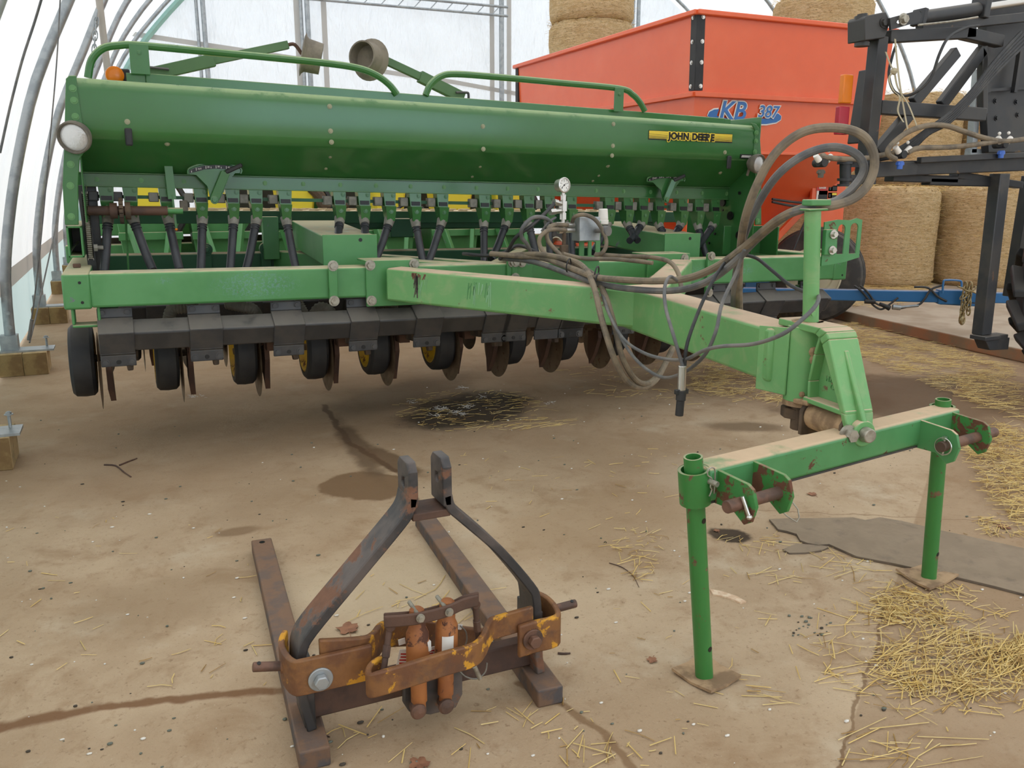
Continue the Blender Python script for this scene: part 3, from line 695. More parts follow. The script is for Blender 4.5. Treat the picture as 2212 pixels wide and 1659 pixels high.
# guard rails
for path, posts in (([(190, 168), (198, 130), (222, 105), (258, 98), (300, 98), (420, 109), (560, 122), (700, 136), (772, 147), (812, 162), (840, 182), (858, 204)], (299, 96, 156, .05)),
                    ([(919, 206), (930, 183), (952, 165), (985, 160), (1080, 167), (1200, 178), (1336, 191), (1366, 204), (1383, 222), (1393, 240)], (1337, 190, 238, .036))):
    mb = MB(); mb.tube([LPL(*q, 5.48) for q in path], .021, 10, 5); o = dpart('guard_rail', mb, M['box'])
    a, b = LPL(posts[0], posts[1], 5.46), LPL(posts[0], posts[2], 5.46); mb = MB(); mb.span((a.x - posts[3], .40, b.z - .01), (a.x + posts[3], .412, a.z))
    mb.bolt((a.x, .40, a.z - .045), (0, -1, 0), .009, .006); dpart('rail_post', mb, M['box'], o, bevel=.003)
# hazard lamp
a, b = LPL(234, 147, 5.62), LPL(282, 172, 5.62); mb = MB(); mb.span((a.x, .55, b.z - .03), (b.x, .62, a.z)); o = dpart('hazard_lamp', mb, M['rubber'], bevel=.01)
mb = MB(); c = LPL(248, 162, 5.59); mb.lathe((c.x, .55, c.z), (0, -1, 0), [(0, .05), (.012, .048), (.02, .03), (.022, 0)], 20); dpart('amber_lamp_lens', mb, M['amber'], o)
mb = MB(); c = LPL(288, 149, 5.5); mb.span((c.x - .012, .45, c.z - .03), (c.x + .012, .46, c.z + .03)); dpart('lamp_bracket', mb, M['galv'], o)
mb = MB(); mb.tube([LPL(*q, 5.9) for q in ((318, 155), (318, 146), (345, 148), (365, 150))], .009, 6, 3); dpart('grab_handle', mb, M['black'])
mb = MB(); mb.tube([LPL(*q, 5.9) for q in ((985, 200), (1008, 200), (1012, 204), (1012, 214))], .009, 6, 3); dpart('grab_handle', mb, M['black'])
M['olive'] = paint('dull_olive_green_paint', srgb(76, 108, 66), .5, fade=srgb(88, 118, 76))
M['tan'] = paint('tan_dusty_iron', srgb(132, 122, 106), .8, fade=srgb(96, 88, 78), fs=9)
# row markers folded on top
def marker(base, joint, tip, dc, face):
    A, B, C, D = [LPL(*q) for q in (base, joint, tip, dc)]
    mb = MB(); mb.bar(A, B, .06, .075); o = dpart('row_marker', mb, M['olive'], bevel=.004)
    mb = MB(); mb.bar(B + (A - B) * .03, C, .045, .05); dpart('marker_arm', mb, M['olive'], o, bevel=.003)
    mb = MB(); mb.tube([C, C + (D - C) * .5 + V((0, 0, .03)), D], .012, 6, 4); dpart('marker_spindle', mb, M['rustdark'], o)
    mb = MB(); mb.lathe(D, face, [(0, .0), (.0, .11), (.008, .138), (.016, .118), (.03, .105), (.125, .098), (.125, .088), (.035, .088), (.03, .0)], 28); dpart('marker_disc', mb, M['tan'], o)
marker((320, 162, 5.95), (462, 130, 5.95), (622, 97, 5.95), (652, 117, 5.95), (1, -.2, -.22)); marker((1000, 212, 5.95), (906, 165, 5.95), (818, 124, 5.95), (802, 130, 5.95), (-.75, -.75, .1))
# work lamps
for x, y, r, d in ((160, 297, .086, (-.35, -.9, -.3)), (1638, 354, .070, (.22, -.97, -.10))):
    c = LPL(x, y, 5.24); mb = MB(); d = V(d).normalized()
    mb.lathe(c - d * .09, d, [(0, .0), (0, r * .35), (.03, r * .8), (.075, r), (.10, r), (.105, r * .93), (.10, r * .86), (.09, r * .8), (.09, 0)], 28); o = dpart('work_lamp', mb, M['bezel'])
    mb = MB(); mb.lathe(c - d * .0, d, [(-.002, 0), (-.002, r * .85), (.008, r * .7), (.014, r * .35), (.016, 0)], 24); dpart('lamp_lens', mb, M['glass'], o)
    mb = MB(); mb.cyl(c - d * .07, c - d * .07 + V((0, .03, -.09)), .01); dpart('lamp_stem', mb, M['bezel'], o)
# name plate
a, b = LPL(1401, 283, 5.343), LPL(1581, 307, 5.343); cz = (a.z + b.z) / 2; hh = .064; ww = b.x - a.x
mb = MB(); mb.span((a.x, .2895, cz - hh / 2), (b.x, .2925, cz + hh / 2)); o = dpart('name_decal', mb, M['inkhollow'], seed_box)
mb = MB(); k = 8; z = cz + hh / 2 - .004
for i in range(k):
    th = (hh - .008) / k; t2 = th * (.86 - i * .075); mb.span((a.x + .003, .2882, z - t2), (b.x - .003, .2896, z)); z -= th
dpart('decal_stripes', mb, M['decalyellow'], o)
tc = a.x + ww * .5
mb = MB()
drill.text('decal_halo', 'JOHN DEERE', .064, V((tc, .2874, cz - .003)), X3, (0, 0, 1), M['decalyellow'], o, bold=.0085, align='CENTER', local=True, spacing=1.14, sx=.98)
drill.text('decal_lettering', 'JOHN DEERE', .064, V((tc, .2862, cz - .003)), X3, (0, 0, 1), M['inkhollow'], o, bold=.0036, align='CENTER', local=True, spacing=1.14, sx=.98)
a, b = LPL(1599, 333, 5.343), LPL(1624, 343, 5.343); mb = MB(); mb.span((a.x, .288, b.z), (b.x, .2925, a.z)); o = dpart('serial_plate', mb, M['inkhollow'], seed_box)
mb = MB(); mb.span((a.x + .012, .287, a.z - .014), (b.x - .012, .2885, a.z - .009)); mb.span((a.x + .008, .287, a.z - .022), (b.x - .008, .2885, a.z - .018)); dpart('plate_print', mb, M['white'], o)
# rate gauges
for cx, cy, sc in ((463, 432, 1.0), (1438, 432, .70)):
    g = lambda x, y, Y=5.56: LPL(cx + (x - 463) * sc, cy + (y - 432) * sc, Y)
    poly = lambda P, Y, th: MB().prism([g(x, y, Y) for x, y in P], (0, th, 0))
    o = dpart('rate_gauge', poly([(406, 376), (407, 366), (416, 360), (436, 355), (462, 353), (490, 354), (512, 359), (521, 365), (520, 374), (508, 374), (486, 401), (484, 414), (474, 432), (464, 438), (455, 434), (448, 402), (424, 378)], 5.57, .006), M['box'], smooth=0)
    dpart('gauge_rim', MB().tube([g(x, y, 5.565) for x, y in ((406, 376), (407, 366), (420, 359), (440, 354), (464, 352), (490, 354), (514, 360), (522, 367), (520, 375))], .006, 6, 3), M['box'], o)
    dpart('gauge_scale', poly([(410, 374), (410, 368), (420, 363), (440, 358), (464, 356), (488, 357), (506, 361), (505, 369), (486, 365), (464, 364), (441, 366), (424, 371)], 5.563, .003), M['inkhollow'], o)
    mb = MB()
    TK = [(414, 369), (424, 365), (434, 362.5), (445, 361), (456, 360), (467, 360), (478, 360.5), (489, 361.5), (500, 364)]
    for i, (x, y) in enumerate(TK): a = g(x, y + 3.5, 5.561); mb.span((a.x - .0014, a.y, a.z), (a.x + .0014, a.y + .001, a.z + (.016 if i % 2 else .010)))
    deach('gauge_mark', mb, M['white'], o)
    for i, (x, y) in enumerate(TK[1::2]):
        a = g(x + 5, y, 5.5605); drill.text('gauge_number', str((i + 1) * 10), .014, a, X3, (0, 0, 1), M['white'], o, align='CENTER', local=True)
    p, q, r = g(463, 432, 5.54), g(488, 372, 5.53), g(523, 356, 5.5)
    mb = MB(); mb.bar(p, q, .012, .05 * sc ** .5); mb.bolt(p + V((0, -.01, 0)), (0, -1, 0), .016, .014); lv = dpart('gauge_lever', mb, M['box'], o, bevel=.003)
    mb = MB(); mb.bar(q, r, .022, .024); dpart('lever_grip', mb, M['rubber'], lv, bevel=.006)
# ------------------------------------------------------------------ feed cups and seed tubes
CUPS = [(228, 225, 588), (280, 330, 583), (357, 388, 583), (432, 434, 583), (500, 497, 583), (550, 532, 583), (613, 640, 583), (730, 728, 520), (783, 790, 520), (838, 812, 560), (893, 918, 585), (952, 922, 575), (1042, 1046, 580), (1092, 1062, 560), (1138, 1168, 580), (1182, 1190, 580), (1230, 1236, 560), (1312, 1280, 545), (1352, 1378, 520), (1385, 1360, 520), (1420, 1450, 530), (1470, 1440, 530), (1505, 1530, 565), (1540, 1500, 540)]
for k, (xt, xb, yb) in enumerate(CUPS):
    yt = 400 + (xt - 228) * .018; u = LPL(xt, yt, 5.70).x
    mb = MB(); z0 = 1.556
    mb.hexa([V((u - .036, .60, 1.475)), V((u + .036, .60, 1.475)), V((u + .036, .69, 1.475)), V((u - .036, .69, 1.475)), V((u - .042, .61, z0)), V((u + .042, .61, z0)), V((u + .042, .69, z0)), V((u - .042, .69, z0))])
    mb.hexa([V((u - .026, .585, 1.385)), V((u + .026, .585, 1.385)), V((u + .026, .65, 1.385)), V((u - .026, .65, 1.385)), V((u - .036, .575, 1.475)), V((u + .036, .575, 1.475)), V((u + .036, .69, 1.475)), V((u - .036, .69, 1.475))])
    mb.bolt((u, .58, 1.445), (0, -1, 0), .011, .007); mb.bolt((u + .022, .606, 1.54), (0, -1, 0), .009, .006)
    o = dpart('feed_cup', mb, M['box'], bevel=.004, wp=True)
    mb = MB(); mb.span((u - .03, .597, 1.482), (u + .03, .603, 1.506)); mb.span((u - .03, .60, 1.482), (u + .03, .64, 1.506)); dpart('cup_gate', mb, M['inkhollow'], o, wp=True)
    mb = MB(); mb.span((u - .098, .63, 1.475), (u - .042, .69, 1.53)); dpart('feed_roller_housing', mb, M['collar'] if k > 1 else M['black'], o, bevel=.006, wp=True)
    b = LPL(xb, yb, 5.5); p = V((u, .62, 1.385 - .16 * .43 * u / 4.6)); q = V((b.x, b.y, b.z)); d = (q - p).normalized()
    mb = MB(); mb.cyl(p + V((0, 0, .012)), p + d * .045, .036, .030, n=14); dpart('tube_collar', mb, M['collar'], o)
    mb = MB(); mb.tube([p + d * .03, p + (q - p) * .25, p + (q - p) * .6 + V((0, 0, -.01)), q], .0255, 12, 3); mb.ring(p + d * .06, d, .026, .004, 14, 6); mb.ring(p + d * .078, d, .026, .004, 14, 6)
    dpart('seed_tube', mb, M['seedtube'])
mb = MB(); mb.bar((.1, .67, 1.502), (4.65, .67, 1.502), .02, .02); dpart('feed_shaft', mb, M['darkgreen'], wp=True)
mb = MB(); c0, c1 = LPL(190, 455, 5.55), LPL(262, 457, 5.55); mb.cyl((c0.x, .5, c0.z), (c1.x + .25, .5, c0.z), .027); mb.cyl((c1.x - .06, .5, c0.z), (c1.x - .02, .5, c0.z), .045); dpart('drive_shaft', mb, M['rustdark'])
c2 = LPL(395, 457, 5.55); mb = MB(); mb.cyl((c1.x + .2, .5, c0.z), (c2.x, .5, c0.z), .019); dpart('drive_shaft_end', mb, M['green'])
mb = MB(); g = V((c1.x, .5, c0.z))
for i in range(18):
    a = math.tau * i / 18; mb.box(g + V((0, math.cos(a) * .068, math.sin(a) * .068)), (.02, .014, .02), Matrix.Rotation(a, 3, 'X'))
mb.cyl(g - V((.012, 0, 0)), g + V((.012, 0, 0)), .062, n=24); mb.cyl(g + V((.02, 0, 0)), g + V((.05, 0, 0)), .05, n=20); dpart('clutch_sprocket', mb, M['castdirt'])
mb = MB(); a, b = LPL(183, 418, 5.62), LPL(197, 562, 5.62); n = 34
for i in range(n):
    c = a + (b - a) * (i / n); mb.cyl(c - V((.012, 0, 0)), c + V((.012, 0, 0)), .0055, n=8); mb.span((c.x - .016, c.y - .008, c.z - .011), (c.x - .012, c.y + .008, c.z + .011)); mb.span((c.x + .012, c.y - .008, c.z - .011), (c.x + .016, c.y + .008, c.z + .011))
dpart('drive_chain', mb, M['zinc'])
mb = MB(); a, b = LPL(176, 400, 5.66), LPL(204, 600, 5.66); mb.bar(V((a.x, .6, a.z)), V((b.x, .6, b.z)), .03, .05); mb.bar(V((a.x + .05, .66, a.z)), V((b.x + .03, .66, b.z)), .02, .05); dpart('chain_guard', mb, M['black'], bevel=.003)
mb = MB(); p = LPL(211, 535, 5.55); mb.cyl((p.x - .02, .5, p.z), (p.x + .03, .5, p.z), .012); mb.cyl((p.x - .02, .5, p.z), (p.x, .5, p.z), .022, n=6); dpart('idler_bolt', mb, M['collar'])
a, b = LPL(362, 345, 5.6), LPL(381, 495, 5.58); mb = MB(); mb.bar(a, LPL(372, 430, 5.58), .045, .012, up=(0, 1, 0)); mb.bar(LPL(372, 420, 5.58), b, .012, .012); h = dpart('adjuster_link', mb, M['box'])
mb = MB(); mb.sph(b, .009); dpart('link_tip', mb, M['amber'], h)
mb = MB(); p = LPL(397, 444, 5.62); mb.box(p, (.045, .04, .06)); dpart('sensor_box', mb, M['bezel'], bevel=.004)
mb = MB(); mb.tube([LPL(272, 470, 5.7), LPL(274, 520, 5.75), LPL(278, 590, 5.8)], .006, 6, 3); dpart('pull_rod', mb, M['green'])
# walkway behind the box
M['tread'] = paint('roof_lit_dusty_tread', srgb(222, 202, 170), .9, fade=srgb(190, 168, 136), fs=20)  # dusty tan with the rear roof's light painted into the colour
wz = LPL(700, 456, 6.55).z
mb = MB(); mb.span((.1, 1.5, wz - .09), (4.95, 1.53, wz)); mb.span((.1, 1.92, wz - .08), (4.95, 1.95, wz)); wk = dpart('walkway', mb, M['darkgreen'], bevel=.004)
mb = MB(); mb.span((.1, 1.505, wz - .006), (4.95, 1.94, wz + .002))
for i in range(40):
    for j in range(3): mb.box((.2 + i * .12 + (j % 2) * .05, 1.57 + j * .13, wz + .008), (.07, .03, .014))
dpart('walkway_tread', mb, M['tread'], wk)
# rear support boxes
for x in (590, 600):
    pass
mb = MB(); a, b = LPL(566, 468, 6.45), LPL(592, 560, 6.45); mb.span((a.x, 1.38, b.z), (b.x + .04, 1.46, a.z)); dpart('rear_stand', mb, M['green'], bevel=.004)
mb = MB(); a, b = LPL(840, 472, 6.45), LPL(890, 512, 6.45); mb.span((a.x, 1.36, b.z), (b.x, 1.5, a.z)); dpart('rear_step_block', mb, M['darkgreen'], bevel=.006)
# ------------------------------------------------------------------ openers
TA = math.radians(30); TH = .0635
tcl = LPL(300, 719, 4.99); e1 = V((0, -math.cos(TA), -math.sin(TA))); nn = V((0, -math.sin(TA), math.cos(TA)))
TC = V((0, tcl.y, tcl.z)) - e1 * TH - nn * TH
sq = [TC + e1 * (i * TH) + nn * (j * TH) for i, j in ((1, 1), (1, -1), (-1, -1), (-1, 1))]
mb = MB(); mb.prism([p + V((.16, 0, 0)) for p in sq], (5.1, 0, 0)); dpart('opener_tube', mb, M['black'], bevel=.012)
mb = MB(); mb.prism([p + V((.2, .95, .02)) for p in sq], (5.0, 0, 0)); dpart('rear_opener_tube', mb, M['black'], bevel=.012)
mb = MB(); a = LPL(152, 668, 5.1); mb.span((.03, .03, a.z - .085), (.045, .16, a.z + .01)); mb.span((.03, .03, a.z - .1), (.17, .16, a.z - .085)); mb.span((.155, .03, a.z - .1), (.17, .16, a.z + .02)); mb.span((.17, .1, a.z - .1), (.26, .15, a.z + .05)); dpart('tube_hanger', mb, M['green'], bevel=.006)
mb = MB(); mb.span((5.1, .03, .86), (5.2, .16, .93)); mb.span((5.05, .05, .74), (5.22, .13, .88)); dpart('tube_hanger', mb, M['green'], bevel=.006)
TR, TF, BF = TC - e1 * TH + nn * TH, TC + e1 * TH + nn * TH, TC + e1 * TH - nn * TH
def clampmesh(hw=.088):
    mb = MB(); th = .012
    path = [TR + V((0, .0, .062)), TR + nn * th, TF + (e1 + nn) * th * .9, BF + e1 * th, BF + e1 * th + V((0, .012, -.012)), BF + e1 * th + V((0, .018, -.075))]
    inn = [TR + V((0, th, .062)), TR + V((0, th, 0)), TF, BF, BF + V((0, .02, -.014)), BF + e1 * th + V((0, .032, -.075))]
    for i in range(len(path) - 1):
        q = [path[i], path[i + 1], inn[i + 1], inn[i]]; mb.prism([p - V((hw, 0, 0)) for p in q], (2 * hw, 0, 0))
    return mb
cl_mb = clampmesh()
def hardware(hw=.088):
    m2 = MB()
    for s in (-1, 1):
        m2.bolt(TR + V((s * hw * .72, 0, .04)), (0, -1, 0), .015, .014); m2.bolt(BF + e1 * .012 + V((s * hw * .75, .016, -.05)), (0, -1, 0), .015, .012)
    return m2
def hole(hw=.088):
    m2 = MB()
    for p in (TR + V((0, -.001, .04)), BF + e1 * .012 + V((0, .0125, -.05))): m2.cyl(p, p + V((0, .006, 0)), .012, n=14)
    return m2
arm = {}
def opener_meshes(s):
    # s = -1: gauge wheel on the left of the disc; +1: mirrored
    D = {}
    m = MB(); zc = TC.z - .10
    m.bar((s * -.03, .12, zc), (s * .02, .55, .60), .07, .09, w2=.05, h2=.07); m.bar((s * .03, .02, zc - .01), (s * .05, .22, .63), .06, .08); m.bar((s * .05, .14, .67), (s * .055, .12, .55), .055, .05, up=(0, 1, 0), w2=.03)
    m.cyl((s * .02, .2, .64), (s * .10, .2, .64), .03); m.cyl((s * -.26, .55, .545), (s * .0, .55, .565), .022)
    m.box((s * .0, .26, .72), (.16, .12, .05))
    D['arm'] = m
    m = MB(); m.lathe((s * -.115, .56, .475), (1, 0, 0), [(-.003, 0), (-.003, .20), (0, .232), (.003, .20), (.003, 0)], 40); D['disc'] = m
    m = MB(); c = V((s * -.20, .56, .545)); W = .068
    m.lathe(c, (1, 0, 0), [(-W, .165), (-W * .95, .195), (-W * .7, .213), (0, .217), (W * .7, .213), (W * .95, .195), (W, .165), (W, .16), (-W, .16)], 36); D['tyre'] = m
    m = MB(); m.lathe(c, (s, 0, 0), [(-W * .98, .163), (-W, .155), (-W * .2, .145), (-W * .1, .06), (-W * .3, .05), (-W * .3, 0)], 28); m.lathe(c, (s, 0, 0), [(W * .98, .163), (W * .9, .15), (W * .2, .14), (W * .1, 0)], 28)
    for i in range(5):
        a = math.tau * i / 5; m.cyl(c + V((s * -W * .25, math.cos(a) * .09, math.sin(a) * .09)), c + V((s * -W * .05, math.cos(a) * .09, math.sin(a) * .09)), .008, n=6)
    D['rim'] = m
    m = MB(); m.prism([V((s * -.08, .46, .60)), V((s * -.08, .60, .60)), V((s * -.08, .60, .40)), V((s * -.07, .555, .285)), V((s * -.08, .50, .37)), V((s * -.08, .44, .50))], (s * .03, 0, 0)); m.bar((s * -.068, .52, .60), (s * -.05, .42, .76), .05, .06); m.box((s * -.04, .40, .62), (.07, .10, .10)); D['boot'] = m
    m = MB()
    m.lathe((s * -.06, .98, .50), (1, .12, 0), [(-.012, 0), (-.012, .10), (0, .125), (.012, .10), (.012, 0)], 24); D['press'] = m
    return D
proto = {}
def place_opener(u, s, dy=0.0, dz=0.0, clamp=True, scale=1.0):
    key = s
    T = Matrix.Translation(V((u, dy, dz)))
    if key not in proto:
        D = opener_meshes(s)
        a = dpart('disc_opener', D['arm'], M['castdirt'], bevel=.006)
        kids = []
        kids.append(dpart('opener_disc', D['disc'], M['disc'], a)); kids.append(dpart('gauge_wheel', D['tyre'], M['rubber'], a)); kids.append(dpart('gauge_wheel_rim', D['rim'], M['yellow'], a, label='yellow dished wheel rim'))
        kids.append(dpart('seed_boot', D['boot'], M['rustdark'], a)); kids.append(dpart('press_wheel', D['press'], M['castdirt'], a))
        kids.append(dpart('opener_clamp', cl_mb, M['blackclamp'], a, bevel=.004)); kids += deach('clamp_bolt', hardware(), M['blackclamp'], a); kids += deach('clamp_hole', hole(), M['inkhollow'], a)
        proto[key] = (a, kids); a.matrix_local = T; return
    a0, k0 = proto[key]; a = a0.copy(); COL.objects.link(a); a.parent = drill.o; a.matrix_local = T
    for c in k0:
        if not clamp and 'clamp' in c.name: continue
        d = c.copy(); COL.objects.link(d); d.parent = a
for x in (248, 443, 623, 786, 925, 1072): place_opener(LPL(x, 685, 5.03).x, 1)
for k in range(7): place_opener(2.60 + .42 * k, -1)
for u in (2.84, 3.03): mb = MB(); mb.v = [p + V((u, 0, 0)) for p in cl_mb.v]; mb.f = cl_mb.f; mb.m = cl_mb.m; dpart('opener_clamp', mb, M['blackclamp'], bevel=.004)
for k in range(9): place_opener(.5 + k * .55, 1 if k < 5 else -1, .95, .02)
# bellows between tubes and openers
for pts in ([(365, 690, 5.3), (372, 668, 5.28), (400, 664, 5.28), (425, 655, 5.3)], [(490, 655, 5.3), (520, 662, 5.25), (545, 668, 5.25), (556, 684, 5.3)], [(640, 650, 5.3), (650, 668, 5.28), (662, 690, 5.3)], [(672, 690, 5.3), (690, 665, 5.26), (712, 672, 5.26), (716, 690, 5.3)], [(800, 662, 5.3), (830, 660, 5.3), (856, 668, 5.3)], [(962, 655, 5.5), (985, 668, 5.5), (1000, 690, 5.5)]):
    mb = MB(); mb.tube([LPL(*q) for q in pts], .03, 12, 10, rib=.22); dpart('bellows_tube', mb, M['boot'], smooth=70)
# ------------------------------------------------------------------ drill tongue and three point hitch
w2l = lambda p: DI @ V(p)
def wpart(name, mb, mat, parent=None, **k): return drill.add(name, mb, mat, parent, **k)
td = V((.14, 1.035, 0)).normalized(); tn = V((td.y, -td.x, 0))
L0, L1 = V((2.15, 2.465, 0)), V((2.15, 2.465, 0)) + td * 1.42
mb = MB(); W = tn * .17; mb.hexa([L0 + V((0, 0, .835)), L0 + W + V((0, 0, .835)), L1 + W + V((0, 0, .835)), L1 + V((0, 0, .835)), L0 + V((0, 0, 1.04)), L0 + W + V((0, 0, 1.04)), L1 + W + V((0, 0, 1.05)), L1 + V((0, 0, 1.05))])
tongue = wpart('tongue', mb, M['greenlight'], bevel=.014)
p, q = V((1.455, 5.0, .985)), V((2.40, 3.68, .948)); mb = MB(); mb.bar(p, q, .15, .195); wpart('tongue_side_beam', mb, M['greenlight'], bevel=.016)
p, q = V((3.53, 5.0, .965)), V((2.44, 3.72, .948)); mb = MB(); mb.bar(p, q, .15, .19); wpart('tongue_side_beam', mb, M['greenlight'], bevel=.016)
# paint worn through on the left beam, and a vertical weld
bdv = (V((2.40, 3.68, 0)) - V((1.455, 5.0, 0))).normalized(); bnv = V((bdv.y, -bdv.x, 0)); bnv = bnv if bnv.y < 0 else -bnv
fp = lambda t, z: V((1.455, 5.0, 0)) + bdv * t + bnv * .0758 + V((0, 0, .985 - .0237 * t + z))
rs = random.Random(4)
M['scuffdark'] = paint('bare_black_scuff', srgb(66, 62, 58), .6, fade=srgb(112, 96, 84), fs=30); M['scuffpale'] = paint('pale_scratch', srgb(132, 178, 134), .5, var=.04); M['scuffrust'] = paint('rusty_scuff', srgb(124, 88, 70), .8)
def streaks(n, t0, t1, z0, z1, mat, w=.006):
    mb = MB()
    for k in range(n):
        t = rs.uniform(t0, t1); a = rs.uniform(z0, z1 - .04); b = rs.uniform(a + .02, z1); s = rs.uniform(-.02, .0); ww = rs.uniform(.3, 1) * w
        P = [fp(t - ww, b), fp(t + ww, b), fp(t + ww * .6 + s, a), fp(t - ww * .5 + s, a)]; mb.prism(P, bnv * .0006)
    return wpart('paint_scuff', mb, M[mat])
streaks(10, .215, .255, -.07, .078, 'scuffdark', .011); streaks(8, .25, .31, -.07, .07, 'scuffpale', .003); streaks(12, .2, .30, .062, .085, 'scuffrust', .012); streaks(14, .62, .74, -.08, .075, 'scuffpale', .005); streaks(8, .58, .72, -.06, .07, 'green', .004)
# vertical pivot housing
pc = V((2.262, 2.40, 0))
mb = MB(); mb.cyl(pc + V((0, 0, .775)), pc + V((0, 0, 1.055)), .068, n=26)
for s in (0, 1):
    a = L0 + tn * (.17 * s) + tn * (-.012 if s == 0 else .012); a = a + td * .06
    mb.hexa([a + V((0, 0, .80)), a + tn * .012 * (1 if s == 0 else -1) + V((0, 0, .80)), pc + tn * (-.068 if s == 0 else .068) + tn * .0 + V((0, 0, .795)), pc + tn * (-.075 if s == 0 else .075) + V((0, 0, .795)),
             a + V((0, 0, 1.045)), a + tn * .012 * (1 if s == 0 else -1) + V((0, 0, 1.045)), pc + tn * (-.068 if s == 0 else .068) + V((0, 0, 1.05)), pc + tn * (-.075 if s == 0 else .075) + V((0, 0, 1.05))])
piv = wpart('pivot_housing', mb, M['greenlight'], bevel=.003)
mb = MB(); mb.cyl(pc + V((0, 0, .758)), pc + V((0, 0, .80)), .070, .064, n=22); mb.cyl(pc + V((0, 0, 1.045)), pc + V((0, 0, 1.072)), .058, n=22)
for k in range(26):
    a = random.uniform(-2.6, .3); z = random.choice([random.uniform(.78, .83), random.uniform(.88, 1.05)]); mb.sph(pc + V((math.cos(a) * .064, math.sin(a) * .064, z)), random.uniform(.012, .022), 8)
wpart('caked_dirt', mb, M['dusty'], piv)
mb = MB(); mb.cyl(pc + V((0, 0, .66)), pc + V((0, 0, .76)), .035, n=12); mb.cyl(pc + V((.01, .03, .70)), pc + V((0.01, .03, .74)), .06, n=8); wpart('lower_pivot_nut', mb, M['castdirt'], piv, bevel=.004)
# casting yoke
fz = lambda x, y, Y: at(x, y, Y)
ax = V((-.10, -.99, 0)).normalized(); ay = V((.99, -.10, 0)).normalized()      # forward and sideways of the yoke
Yk = lambda f, s, z: pc + ax * f + ay * s + V((0, 0, z))
mb = MB()
prof = [(-.10, 1.072), (.15, 1.072), (.185, 1.062), (.20, 1.04), (.31, .80), (.325, .74), (.325, .70)]
inn = [(-.10, 1.045), (.125, 1.045), (.150, 1.035), (.165, 1.015), (.285, .80), (.30, .745), (.30, .70)]
wd = [.055, .062, .062, .062, .06, .052, .045]
for i in range(6):
    P = [Yk(prof[i][0], -wd[i], prof[i][1]), Yk(prof[i][0], wd[i], prof[i][1]), Yk(inn[i][0], wd[i], inn[i][1]), Yk(inn[i][0], -wd[i], inn[i][1])]
    Q = [Yk(prof[i + 1][0], -wd[i + 1], prof[i + 1][1]), Yk(prof[i + 1][0], wd[i + 1], prof[i + 1][1]), Yk(inn[i + 1][0], wd[i + 1], inn[i + 1][1]), Yk(inn[i + 1][0], -wd[i + 1], inn[i + 1][1])]
    mb.hexa(P + Q)
# web plate, inner rib and floor of the casting
web = [(.14, 1.05), (.19, 1.045), (.30, .81), (.10, .80), (.095, .87), (.115, .97)]
mb.prism([Yk(f, -.008, z) for f, z in web], ay * .016)
for i, j in ((3, 4), (4, 5), (5, 0)): mb.bar(Yk(*[web[i][0], 0, web[i][1]]), Yk(*[web[j][0], 0, web[j][1]]), .10, .012, up=tuple(ax))
mb.bar(Yk(.08, 0, .800), Yk(.31, 0, .80), .115, .02)
mb.bar(Yk(.20, .0, .99), Yk(.325, .0, .76), .02, .05, up=(0, 0, 1))
yoke = wpart('hitch_yoke', mb, M['greenlight'], bevel=.005)
mb = MB(); mb.cyl(Yk(.285, 0, .735), Yk(.345, 0, .735), .045, n=22); wpart('yoke_boss', mb, M['greenlight'], yoke, bevel=.004)
mb = MB(); mb.cyl(Yk(.345, 0, .735), Yk(.375, 0, .735), .027, .024, n=18); wpart('yoke_pin', mb, M['zinc'], yoke, bevel=.003)
mb = MB(); mb.bolt(Yk(.325, -.055, .735), ax, .022, .035); wpart('yoke_lock_bolt', mb, M['zinc'], yoke)
mb = MB(); mb.cyl(Yk(.085, 0, .735), Yk(.28, 0, .735), .052, n=20); wpart('pivot_sleeve', mb, M['dusty'], yoke)
mb = MB(); mb.plate([(-.06, -.07), (.06, -.07), (.06, .02), (.035, .06), (-.035, .06), (-.06, .02)], [], Yk(.07, 0, .735), ay, V((0, 0, 1)), .018); mb.plate([(-.06, -.07), (.06, -.07), (.06, .02), (.035, .06), (-.035, .06), (-.06, .02)], [], Yk(.285, 0, .735), ay, V((0, 0, 1)), .014); drill.each('sleeve_lug', mb, M['castdirt'], yoke, bevel=.003)
mb = MB(); mb.bar(Yk(-.02, 0, .775), Yk(.11, 0, .79), .12, .02); wpart('yoke_floor', mb, M['dusty'], yoke, bevel=.004)
for txt, z in (('H231062', .885), ('C N', .86)):
    drill.text('casting_mark', txt, .028, Yk(.19, -.0092, z), ax * 1, (0, 0, 1), M['green'], yoke, align='CENTER', ext=.0012)
# hose post
mb = MB(); b, t = at(1750, 686, 2.38), at(1757, 455, 2.38); b = V((2.262, 2.385, 1.07)); t = V((2.232, 2.385, t.z)); mb.cyl(b, t, .0285, n=20); mb.bolt(b + V((-.015, -.024, .035)), (-.3, -1, 0), .010, .01)
post = wpart('hose_post', mb, M['greenlight'])
mb = MB(); mb.box(t + V((-.005, -.01, .004)), (.085, .055, .008)); mb.box(t + V((.005, -.01, .028)), (.09, .05, .022)); wpart('hose_clamp', mb, M['green'], post, bevel=.004)
o0 = at(1781, 572, 2.36); o1 = at(1866, 553, 2.36); wdt = (o1 - o0).length; hgt = .165
def slot(cx, w, y0, y1):
    n = 7; return [(cx - w / 2, y0), (cx + w / 2, y0)] + [(cx + w / 2 * 1.12 * math.cos(math.pi * i / n), y1 + w / 2 * math.sin(math.pi * i / n)) for i in range(n + 1)]
mb = MB(); ex = V((1, 0, 0)); ez = V((0, 0, 1)); org = V((o0.x - .005, 2.375, o0.z + .0))
